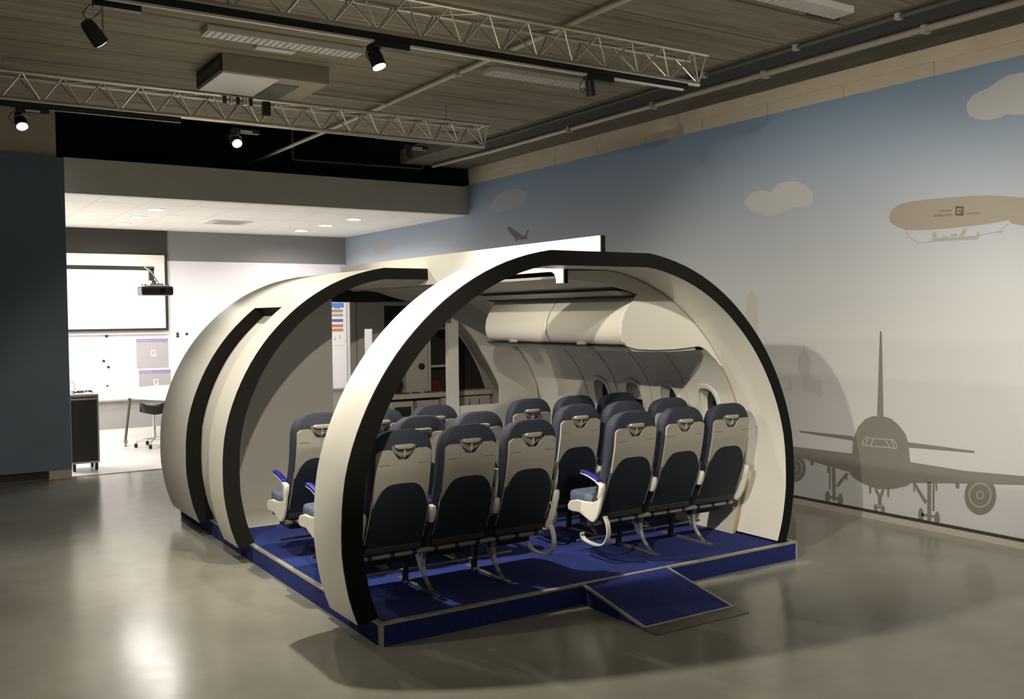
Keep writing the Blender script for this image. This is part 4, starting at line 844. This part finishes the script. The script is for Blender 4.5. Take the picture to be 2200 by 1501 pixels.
    # legs
    for x in (-.215, .300):
        pts = [(.205, .250), (.222, .20), (.222, .15), (.205, .10), (.16, .055), (.11, .022), (.07, .010), (.02, .004)]
        g = MB(); g.loft([[(x - .013, y - .012, z - .002), (x + .013, y - .012, z - .002), (x + .013, y + .012, z + .004), (x - .013, y + .012, z + .004)] for y, z in pts[:6]]
                         + [[(x - .013, y, .001), (x + .013, y, .001), (x + .013, y, .016), (x - .013, y, .016)] for y, z in pts[6:]])
        g.build('rear_leg', 'silver', t, bevel=.003)
        g = MB(); g.loft([[(x - .011, y - .010, z), (x + .011, y - .010, z), (x + .011, y + .010, z), (x - .011, y + .010, z)] for y, z in ((.31, .235), (.27, .16), (.235, .115))]); g.build('leg_brace', 'silver', t, bevel=.003)
        g = MB(); g.loft([[(x - .016, y - .016, z), (x + .016, y - .016, z), (x + .016, y + .016, z), (x - .016, y + .016, z)] for y, z in ((.42, .29), (.46, .15), (.47, .0))]); g.build('front_leg', 'black_rubber', t, bevel=.003)
        MB().box(x - .014, x + .014, .06, .56, .001, .013).build('floor_rail', 'rack_silver', t)
    g = MB(); g.tube([(-.60, .47, .075), (.60, .47, .075)], .010, 8); g.build('baggage_bar', 'rack_silver', t, smooth=50)
    # curved guard at the aisle end
    sx = -1 if ends == 'L' else 1
    x = sx * .655
    pts = [(.075, .325), (.048, .285), (.035, .24), (.038, .20), (.060, .155), (.10, .125), (.16, .112), (.23, .112), (.30, .122), (.335, .145), (.330, .165)]
    sp2 = smooth_prof(pts, 3)
    g = MB(); rings = []
    for i, (y, z) in enumerate(sp2):
        a = sp2[max(i - 1, 0)]; b = sp2[min(i + 1, len(sp2) - 1)]; d = Vector((b[0] - a[0], b[1] - a[1])).normalized(); n = Vector((-d.y, d.x)) * .005
        rings.append([(x - .016, y + n.x, z + n.y), (x + .016, y + n.x, z + n.y), (x + .016, y - n.x, z - n.y), (x - .016, y - n.x, z - n.y)])
    g.loft(rings); g.build('aisle_guard', 'white_plastic', t, smooth=40)
    return t
LX, RX = .73, 2.495
GRP = 'triple airline seat rows on the blue platform'
r1 = make_row({2, 3}, 'R'); r1.location = (LX, .25, DECK)
tag(r1, 'left front row of three navy seats inside the arch, armrest folded up', 'airline seats', GRP)
r2 = make_row(set(), 'L'); r2.location = (RX, .25, DECK)
tag(r2, 'right front row of three navy seats with blue aisle armrest', 'airline seats', GRP)
r3 = make_row(set(), 'R'); r3.location = (LX, .89, DECK)
tag(r3, 'middle row of three navy seats on the left side', 'airline seats', GRP)
for base, x, y, lab in ((r3, LX, 1.53, 'rear row of three navy seats on the left, by the rear shell'),
                        (r2, RX, .88, 'middle row of three navy seats on the right, window side'),
                        (r2, RX, 1.52, 'rear row of three navy seats on the right, below the far bin')):
    c = copy_tree(base); c.location = (x, y, DECK); tag(c, lab, 'airline seats', GRP)

# ------------------------------------------------------------------ ceiling: trusses, tracks, spotlights
def truss(y, x0, x1, lab):
    t = empty('lighting_truss', (x1, y, 3.64)); tag(t, lab, 'truss', 'lighting trusses')
    zb, zt, hw, r = 0.0, .205, .105, .017
    for (nm, dy, z) in (('bottom_chord', 0, zb), ('top_chord', -hw, zt), ('top_chord', hw, zt)):
        MB().tube([(x0 - x1, dy, z), (0, dy, z)], r if z else r * 1.25, 10).build(nm, 'truss', t, smooth=50)
    L = x1 - x0; n = int(L / .30); st = L / n
    g = MB()
    for i in range(n):
        a = -i * st; b = -(i + .5) * st; c = -(i + 1) * st
        for s_ in (-1, 1):
            g.tube([(a, 0, zb), (b, s_ * hw, zt)], .0068, 6); g.tube([(b, s_ * hw, zt), (c, 0, zb)], .0068, 6)
        g.tube([(b, -hw, zt), (c - st * .5 if i < n - 1 else c, hw, zt)], .0068, 6)
    g.tube([(0, 0, 0), (-.02, -hw, zt)], .006, 6); g.tube([(0, 0, 0), (-.02, hw, zt)], .006, 6); g.tube([(-.02, -hw, zt), (-.02, hw, zt)], .006, 6)
    g.build('lattice', 'truss', t, smooth=60)
    for x in (-.52, -2.7, -4.6):
        g = MB(); g.tube([(x, -hw, zt), (x, -hw, .368)], .006, 6); g.tube([(x - .05, -hw, zt + .01), (x + .05, -hw, zt + .01)], .014, 6); g.build('hanger', 'tube_grey', t)
    return t
truss(.80, -4.5, 3.18, 'nearer silver lighting truss crossing the top of the view')
truss(4.05, -4.5, 3.17, 'further silver lighting truss above the rear shell')
truss(-2.45, -4.5, 3.18, 'silver lighting truss nearest the camera position')
def track(y, x0, x1, lab, white=True):
    t = empty('lighting_track', (x0, y, 3.58)); tag(t, lab, 'lighting track', 'lighting tracks')
    MB().box(0, x1 - x0, -.02, .02, .0, .045).build('track_rail', 'track', t)
    if white: MB().box(.12, x1 - x0 - .05, -.024, .0, -.014, .0).build('pale_strip', 'ac_white', t)  # thin pale strip under the rail
    g = MB()
    x = .3
    while x < x1 - x0:
        g.box(x, x + .02, -.008, .008, .045, .06); x += .85
    g.build('track_clips', 'track', t)
track(.80, -4.4, 3.05, 'black lighting track under the nearer truss')
track(4.05, -4.4, .0, 'black lighting track under the further truss', False)
track(-2.45, -4.4, 3.05, 'black lighting track under the truss nearest the camera position')

def spotlight(k, lab, lit=True, big=1.0):
    (loc_, aim, *_r) = SPOTS[k]
    L_ = Vector(loc_); A_ = Vector(aim) if aim else L_ + Vector((.3, .25, -1))
    d = (A_ - L_).normalized()
    t = empty('spotlight', (L_.x, L_.y, 3.58)); tag(t, lab, 'spotlight', 'black spotlights hanging from the tracks')
    off = Vector((L_.x, L_.y, 3.58))
    face = L_ - d * .022 - off; tail = L_ - d * .17 * big - off
    R1 = .048 * big
    MB().tube([tail, tail + d * .03, face - d * .02, face], [R1 * .72, R1 * .9, R1, R1 * 1.04], 16).build('lamp_housing', 'lamp_black', t, smooth=40)
    MB().tube([face + d * .0005, face + d * .003], R1 * .88, 16).build('lens', 'lens' if lit else 'lens_off', t, smooth=40)
    MB().box(-.05, .20, -.028, .028, -.040, .0).build('adapter', 'lamp_black', t, bevel=.004)
    if L_.y > 3: MB().box(.02, .13, -.030, -.028, -.034, -.018).build('adapter_plate', 'ac_white', t)
    mid = (tail + face) * .5
    g = MB(); g.tube([(0, 0, -.03), (0, 0, -.055), mid + Vector((R1 + .006, 0, .02)), mid + Vector((R1 + .006, 0, -.01))], .005, 6)
    g.tube([(0, 0, -.055), mid + Vector((-R1 - .006, 0, .02)), mid + Vector((-R1 - .006, 0, -.01))], .005, 6); g.build('yoke', 'tube_grey', t)
    g = MB(); g.tube(smooth_prof3([(-.06, 0, -.03), (-.10, .0, -.09), (-.06, .01, -.13), tail + Vector((0, 0, .01))]), .003, 5); g.build('lamp_cable', 'black_rubber', t)
    if lit:
        for o in bpy.data.objects:
            if o.type == 'LIGHT' and (o.location - L_).length < .01: pass
def smooth_prof3(p):
    p = [Vector(q) for q in p]; out = []
    for i in range(len(p) - 1):
        p0 = p[max(i - 1, 0)]; p1 = p[i]; p2 = p[i + 1]; p3 = p[min(i + 2, len(p) - 1)]
        for k in range(5):
            t = k / 5; out.append(.5 * ((2 * p1) + (-p0 + p2) * t + (2 * p0 - 5 * p1 + 4 * p2 - p3) * t * t + (-p0 + 3 * p1 - 3 * p2 + p3) * t ** 3))
    return out + [p[-1]]
for k, (loc_, aim, wt, cone, bl_) in enumerate(SPOTS):
    if aim: spot_light('spot_beam', loc_, aim, wt, cone, bl_)
spotlight(0, 'left spotlight on the truss nearest the camera position')
spotlight(1, 'middle spotlight on the truss nearest the camera position')
spotlight(2, 'right spotlight on the truss nearest the camera position')
spotlight(3, 'black spotlight turned away, top left on the nearer truss', True, .9)
spotlight(4, 'lit spotlight hanging from the middle of the nearer truss', True)
spotlight(5, 'unlit spotlight near the right end of the nearer truss', False, .8)
spotlight(6, 'lit spotlight at far left below the further truss', True)
spotlight(7, 'lit spotlight on the further truss above the rear shell', True)
spotlight(9, 'unseen spotlight added at the far left end of the nearer truss')
spotlight(10, 'unseen spotlight added at the far left end of the truss nearest the camera position')
spotlight(8, 'unlit spotlight at the right of the further truss', False, .8)

# ceiling fittings
t = empty('cable_clamp_cluster', (.46, 4.05, 3.80)); tag(t, 'row of small clamps and a black block on the further truss below the air conditioner', 'clamps')
for k in range(5):
    g = MB(); g.tube([(k * .06 - .1, -.13, .035), (k * .06 - .1, -.13, -.03)], .018, 8); g.build('clamp', 'truss' if k % 2 else 'black_rubber', t, smooth=50)
MB().box(.26, .33, -.12, -.06, -.10, .03).build('black_block', 'lamp_black', t, bevel=.006)
ac = empty('air_conditioner', (.55, 3.75, 4.012))
tag(ac, 'boxy ceiling air conditioner with dark sloping side and pale grille', 'air conditioner')
MB().box(-.43, .50, -.60, .17, -.15, 0).build('casing', 'ac_face', ac, bevel=.006)
MB().box(-.442, -.43, -.59, .16, -.14, -.01).build('side_vent', 'black_rubber', ac)
MB().box(-.447, -.442, -.57, .14, -.105, -.045).build('side_panel', 'ac_side', ac)
MB().box(-.425, .06, -.58, .15, -.158, -.15).build('return_grille', 'ac_white', ac)
MB().box(.08, .30, -.40, .15, -.156, -.15).build('service_flap', 'ac_side', ac)
def fixture(x0, x1, y, lab, lit=False):
    t = empty('ceiling_light_fitting', ((x0 + x1) / 2, y, 4.012)); tag(t, lab, 'ceiling light', 'unlit strip lights on the board ceiling')
    h = (x1 - x0) / 2
    MB().box(-h, h, -.09, .09, -.05, 0).build('housing', 'ac_white', t, bevel=.004)
    g = MB(); n = int(h * 2 / .05)
    for k in range(n): g.box(-h + .02 + k * .05, -h + .026 + k * .05, -.08, .08, -.056, -.05)
    g.build('louvre', 'trim_silver', t)
fixture(-.2, 1.05, 2.52, 'long louvred strip light near the top left, left of the lit spotlight')
fixture(2.25, 3.30, 2.45, 'long strip light behind the nearer truss, right part of the ceiling')
fixture(2.55, 3.60, -.25, 'strip light cut by the top edge of the view')
fixture(-4.35, -2.85, -4.4, 'strip light body added for the fill light behind and left of the camera position')  # housings added for the two fill lights, out of view
fixture(.65, 2.15, -6.2, 'strip light body added for the fill light behind and right of the camera position')
bxo = bx('junction_box', 'ac_white', .28, .60, 2.74, 2.84, 3.985, 4.012, bevel=.004)
tag(bxo, 'small pale box on the ceiling below the louvred strip light', 'box')
def pipe(name, pts, r, m, lab, cat='pipe', clips=(), cm='trim_silver'):
    t = empty(name, pts[0]); tag(t, lab, cat)
    o_ = Vector(pts[0])
    MB().tube([Vector(p) - o_ for p in pts], r, 10).build('tube', m, t, smooth=50)
    for c in clips:
        c = Vector(c) - o_; MB().box(c.x - r * 1.5, c.x + r * 1.5, c.y - .02, c.y + .02, c.z - r * 1.4, c.z + r * 1.6).build('clip', cm, t)
pipe('ceiling_pipe', [(2.03, -1.5, 3.975), (2.05, 5.9, 3.975), (2.06, 8.6, 3.99)], .022, 'pipe_white', 'cream pipe running along the board ceiling through both trusses',
     clips=[(2.04, 2.6, 3.975), (2.045, 4.6, 3.975)])
pipe('ceiling_pipe', [(2.03, 4.05, 3.97), (1.15, 4.05, 3.975), (.75, 3.98, 3.985)], .014, 'pipe_white', 'thin cream branch pipe from the long pipe to the air conditioner')
pipe('wall_conduit', [(4.42, -3, 3.972), (4.42, 5.9, 3.972), (4.35, 7.4, 3.972)], .026, 'tube_grey', 'pale conduit along the ceiling edge above the mural', 'conduit',
     clips=[(4.42, y, 3.972) for y in (-.35, 1.25, 2.75, 4.2)])
pipe('wall_conduit', [(4.02, -3, 3.985), (4.02, 5.9, 3.985)], .016, 'ac_side', 'thin dark conduit between ceiling boards and pale conduit', 'conduit',
     clips=[(4.02, y, 3.985) for y in (.55, 1.6, -.4)])
t = bx('cable_tray', 'base_dark', 4.06, 4.32, -6, 5.9, 3.985, 4.008); tag(t, 'dark cable tray beside the ceiling boards', 'cable tray')
for (x, y, l_, lab) in ((3.45, -.08, .32, 'dark slot in the ceiling boards near the top right'), (3.3, 5.2, .22, 'dark slot in the ceiling boards at the far right end')):
    tag(bx('ceiling_slot', 'base_dark', x, x + l_, y, y + .05, 4.004, 4.012), lab, 'slot')
pipe('void_pipe', [(2.6, 8.3, 4.5), (2.6, 8.3, 4.06), (2.62, 8.3, 4.05), (4.58, 8.2, 4.05), (4.6, 8.2, 4.06), (4.6, 8.2, 4.5)], .012, 'tube_grey', 'thin pipe in the black void above the fascia')

# ------------------------------------------------------------------ bright back room
for k, (x, y) in enumerate(DOWNLIGHTS):
    t = empty('downlight', (x, y, 3.332))
    lab = {(0.88, 8.94): 'left downlight nearest the fascia', (0.88, 10.07): 'middle downlight of the left line of three', (0.88, 11.19): 'left downlight nearest the back wall',
           (3.79, 8.94): 'right downlight nearest the fascia', (3.79, 10.07): 'middle downlight of the right line of three', (3.79, 11.19): 'right downlight nearest the back wall', (-1.6, 8.94): 'nearest of three unseen downlights added behind the blue partition', (-1.6, 10.07): 'middle one of three unseen downlights added behind the blue partition', (-1.6, 11.19): 'furthest of three unseen downlights added behind the blue partition'}[(x, y)]
    tag(t, lab, 'downlight', 'downlights in the tiled ceiling')
    g = MB(); g.cyl((0, 0), .120, -.008, .0, 28); g.build('rim', 'ac_white', t, smooth=40)
    g = MB(); g.cyl((0, 0), .106, -.011, -.008, 28); g.build('lens', 'down_lens', t, smooth=40)
t = empty('air_vent', (2.27, 10.3, 3.332)); tag(t, 'square air vent in the tiled ceiling between the downlights', 'air vent')
MB().box(-.30, .30, -.30, .30, -.012, 0).build('vent_frame', 'grey_panel', t)
g = MB()
for k in range(6): g.box(-.2, .2, -.22 + k * .075, -.19 + k * .075, -.02, -.012)
g.build('slats', 'galley', t)
# projection screen
t = empty('projection_screen', (.70, 12.20, 1.64)); tag(t, 'large white projection screen with black frame at right and bottom', 'screen')
MB().box(-1.8, 1.03, -.008, .0, .03, 1.27).build('canvas', 'screen', t)
MB().box(-1.8, 1.075, -.015, .002, -.005, .035).build('bottom_border', 'black_frame', t)
MB().box(1.03, 1.075, -.015, .002, .035, 1.275).build('side_border', 'black_frame', t)
MB().box(-1.8, 1.08, -.02, .02, -.06, -.04).build('bottom_batten', 'ac_white', t)
# projector and arm
t = empty('projector_mount', (.82, 9.05, 2.50)); tag(t, 'dark steel arm reaching in from the left and holding the projector', 'mount')
MB().box(-4.8, .035, -.03, .03, -.0, .055).build('arm_beam', 'arm_grey', t, bevel=.004)
MB().box(-.035, .03, -.03, .03, -.14, .02).build('drop_post', 'arm_grey', t)
g = MB(); g.tube([(-.10, -.035, .04), (-.04, -.05, .0), (.01, -.05, -.06), (.05, -.03, -.12), (.10, 0, -.18)], .010, 6); g.build('cable', 'galley', t, smooth=60)
t = empty('projector', (.87, 9.05, 2.155)); tag(t, 'black projector hanging under the arm in front of the screen', 'projector')
g = MB(); g.loft([[(a * s_, b * s_, z) for a, b in ((-.21, -.13), (.21, -.13), (.21, .16), (-.21, .16))] for z, s_ in ((0, .93), (.02, 1), (.10, 1), (.125, .95))]); bd_ = g.build('case', 'proj_black', t, bevel=.01)
MB().box(-.17, .17, -.10, .14, .125, .14).build('top_cover', 'proj_top', bd_, bevel=.006)
MB().box(-.08, .10, -.05, .08, .14, .165).build('mount_plate', 'chrome', bd_, bevel=.004)
MB().box(-.05, .0, -.05, .0, .165, .205).build('mount_knuckle', 'arm_grey', bd_)
g = MB(); g.tube([(.06, -.133, .06), (.06, -.15, .06)], .04, 16); g.build('lens', 'win_dark', bd_, smooth=40)
for (x, y) in ((-.15, -.08), (.15, -.08), (-.15, .1), (.16, .1)):
    MB().cyl((x, y), .012, .125, .155, 8).build('foot', 'black_rubber', bd_)
# posters on the board
for z0, z1, sk, lab in ((1.00, 1.495, 0.0, 'grey poster with lilac header, upper of the two on the board'), (.505, .965, .03, 'grey poster with lilac header, lower of the two on the board')):
    t = empty('poster', (1.25 + sk, 12.2365, z0)); tag(t, lab, 'poster', 'lilac-headed posters')
    h = z1 - z0
    MB().box(0, .52, -.003, .0, 0, h).build('sheet', 'poster_grey', t)
    MB().box(0, .52, -.005, -.003, h - .055, h).build('header_band', 'poster_lilac', t)
    g = MB(); g.prism([(.42, h - .055), (.50, h - .055), (.46, h - .075)], -.005, -.003, 'y'); g.build('header_pointer', 'poster_lilac', t)
    g = MB(); g.box(.235, .32, -.005, -.003, .20, .215); g.box(.235, .25, -.005, -.003, .215, .285); g.box(.305, .32, -.005, -.003, .215, .26); g.box(.235, .32, -.005, -.003, .285, .30)
    g.prism([(.27, .225), (.30, .225), (.30, .25)], -.005, -.003, 'y'); g.build('emblem', 'paper', t)
    g = MB()
    for k in range(10): g.box(.02 + k * .02, .033 + k * .02, -.0062, -.005, h - .04, h - .022)
    g.build('lettering', 'poster_grey', t)
t = empty('poster', (4.74, 12.236, 1.30)); tag(t, 'narrow poster of blue, pink, violet and orange bars seen past the bulkhead', 'poster')
MB().box(0, .26, -.003, 0, 0, .82).build('sheet', 'paper', t)
g = MB(); g.prism([(.0, .80), (.0, .70), (.06, .715), (.10, .68), (.13, .705), (.16, .68), (.20, .715), (.26, .705), (.26, .80)], -.005, -.003, 'y'); g.build('blue_sky', 'p_blue', t)
for z, mm, nm in ((.62, 'p_pink', 'rose_bar'), (.54, 'p_green', 'sage_bar'), (.44, 'p_violet', 'violet_bar'), (.34, 'p_orange', 'orange_bar'), (.26, 'p_orange', 'orange_bar')):
    MB().box(.0, .24, -.005, -.003, z, z + .055).build(nm, mm, t)
for x in (.05, .15):
    g = MB(); g.prism([(x, .08 + x * .3), (x + .035, .08 + x * .3), (x + .025, .13 + x * .3), (x + .018, .17 + x * .3), (x + .010, .13 + x * .3)], -.005, -.003, 'y'); g.build('figure_icon', 'galley', t)
# equipment rack on castors
t = empty('equipment_rack', (-.29, 7.85, 0)); tag(t, 'black mesh equipment rack on castors beside the blue partition', 'rack')
MB().box(-.15, .15, -.13, .25, .115, .90).build('cabinet', 'rack_black', t, bevel=.004)
for x in (-.165, .145): MB().box(x, x + .02, -.145, -.12, .10, .93).build('side_rail', 'rack_silver', t, bevel=.003)
MB().box(-.165, .165, -.14, .25, .90, .93).build('top_cover', 'rack_silver', t, bevel=.003)
MB().box(-.145, .145, -.142, -.13, .865, .885).build('handle_bar', 'trim_silver', t)
MB().box(-.155, .155, -.14, .24, .095, .118).build('base_frame', 'rack_silver', t)
for x in (-.12, .13):
    for y in (-.10, .20):
        c = MB().tube([(x - .014, y, .045), (x + .014, y, .045)], .044, 16).build('castor', 'black_rubber', t, smooth=40)
        MB().box(x - .02, x + .02, y - .012, y + .012, .045, .10).build('castor_fork', 'rack_silver', c)
g = MB(); random.seed(4)
for k in range(5):
    p = [(-.44 + .1 * random.random(), 7.80 + .1 * random.random(), .945 + .02 * random.random()) for q in range(1)]
    for q in range(5): p.append((-.44 + .30 * (q + 1) / 5.5, 7.78 + .15 * random.random(), .94 + .03 * random.random()))
    g.tube(smooth_prof3(p), .004, 5)
g.tube(smooth_prof3([(-.46, 7.85, .94), (-.44, 7.84, 1.03), (-.40, 7.84, 1.09), (-.365, 7.84, 1.03), (-.38, 7.85, .94)]), .003, 5)
tag(g.build('cable_bundle', 'black_rubber', smooth=60), 'tangle of black cables lying on the equipment rack', 'cables')
# table
t = empty('meeting_table', (1.68, 9.95, 0)); tag(t, 'large white rounded table on a tall leg with castor', 'table')
g = MB(); n = 64
g.loft([[(1.12 * k_ * math.cos(2 * PI * k / n), 1.62 * k_ * math.sin(2 * PI * k / n), z) for k in range(n)] for z, k_ in ((.71, .985), (.718, 1), (.738, 1), (.745, .99))]); g.build('tabletop', 'table_white', t, smooth=40)
for (x, y) in ((-1.10, -.12), (.9, -.3), (-.1, 1.2), (0.0, -1.2)):
    lg_ = MB().tube([(x * .93, y * .93, .71), (x, y, .09)], [.022, .018], 10).build('leg', 'arm_grey', t, smooth=50)
    MB().tube([(x - .015, y, .042), (x + .015, y, .042)], .042, 14).build('castor', 'rack_silver', lg_, smooth=40)
    MB().box(x - .024, x + .024, y - .02, y + .02, .05, .10).build('castor_fork', 'rack_silver', lg_)
# saddle stool
t = empty('saddle_stool', (.92, 9.55, 0)); tag(t, 'black saddle stool on a chrome five-star base under the white table', 'stool')
g = MB(); rings = []
for i in range(9):
    x = -.18 + .36 * i / 8; ww = .16 * math.sqrt(max(.05, 1 - (x / .2) ** 2)); zc = .56 + .05 * (abs(x) / .18) ** 2
    drop = .10
    rings.append([(x, ww * math.cos(a), zc + (.035 if math.sin(a) > 0 else drop * (abs(math.cos(a)) ** 1.5)) * (math.sin(a) if math.sin(a) > 0 else -1) * 1) for a in [2 * PI * k / 16 for k in range(16)]])
g.loft(rings); g.build('seat', 'leather', t, smooth=60)
MB().tube([(0, 0, .10), (0, 0, .30)], .026, 12).build('gas_column', 'chrome', t, smooth=50)
MB().tube([(0, 0, .30), (0, 0, .52)], .014, 12).build('piston', 'chrome', t, smooth=50)
MB().tube([(-.06, 0, .50), (.07, -.02, .49), (.14, -.03, .47)], .006, 6).build('height_lever', 'chrome', t)
for k in range(5):
    a = 2 * PI * k / 5 + .5
    f = MB().tube([(0, 0, .115), (.12 * math.cos(a), .12 * math.sin(a), .11), (.25 * math.cos(a), .25 * math.sin(a), .075)], [.020, .016, .012], 8).build('star_foot', 'chrome', t, smooth=50)
    cx, cy = .25 * math.cos(a), .25 * math.sin(a)
    MB().tube([(cx - .018, cy, .030), (cx + .018, cy, .030)], .030, 12).build('castor', 'black_rubber', f, smooth=40)
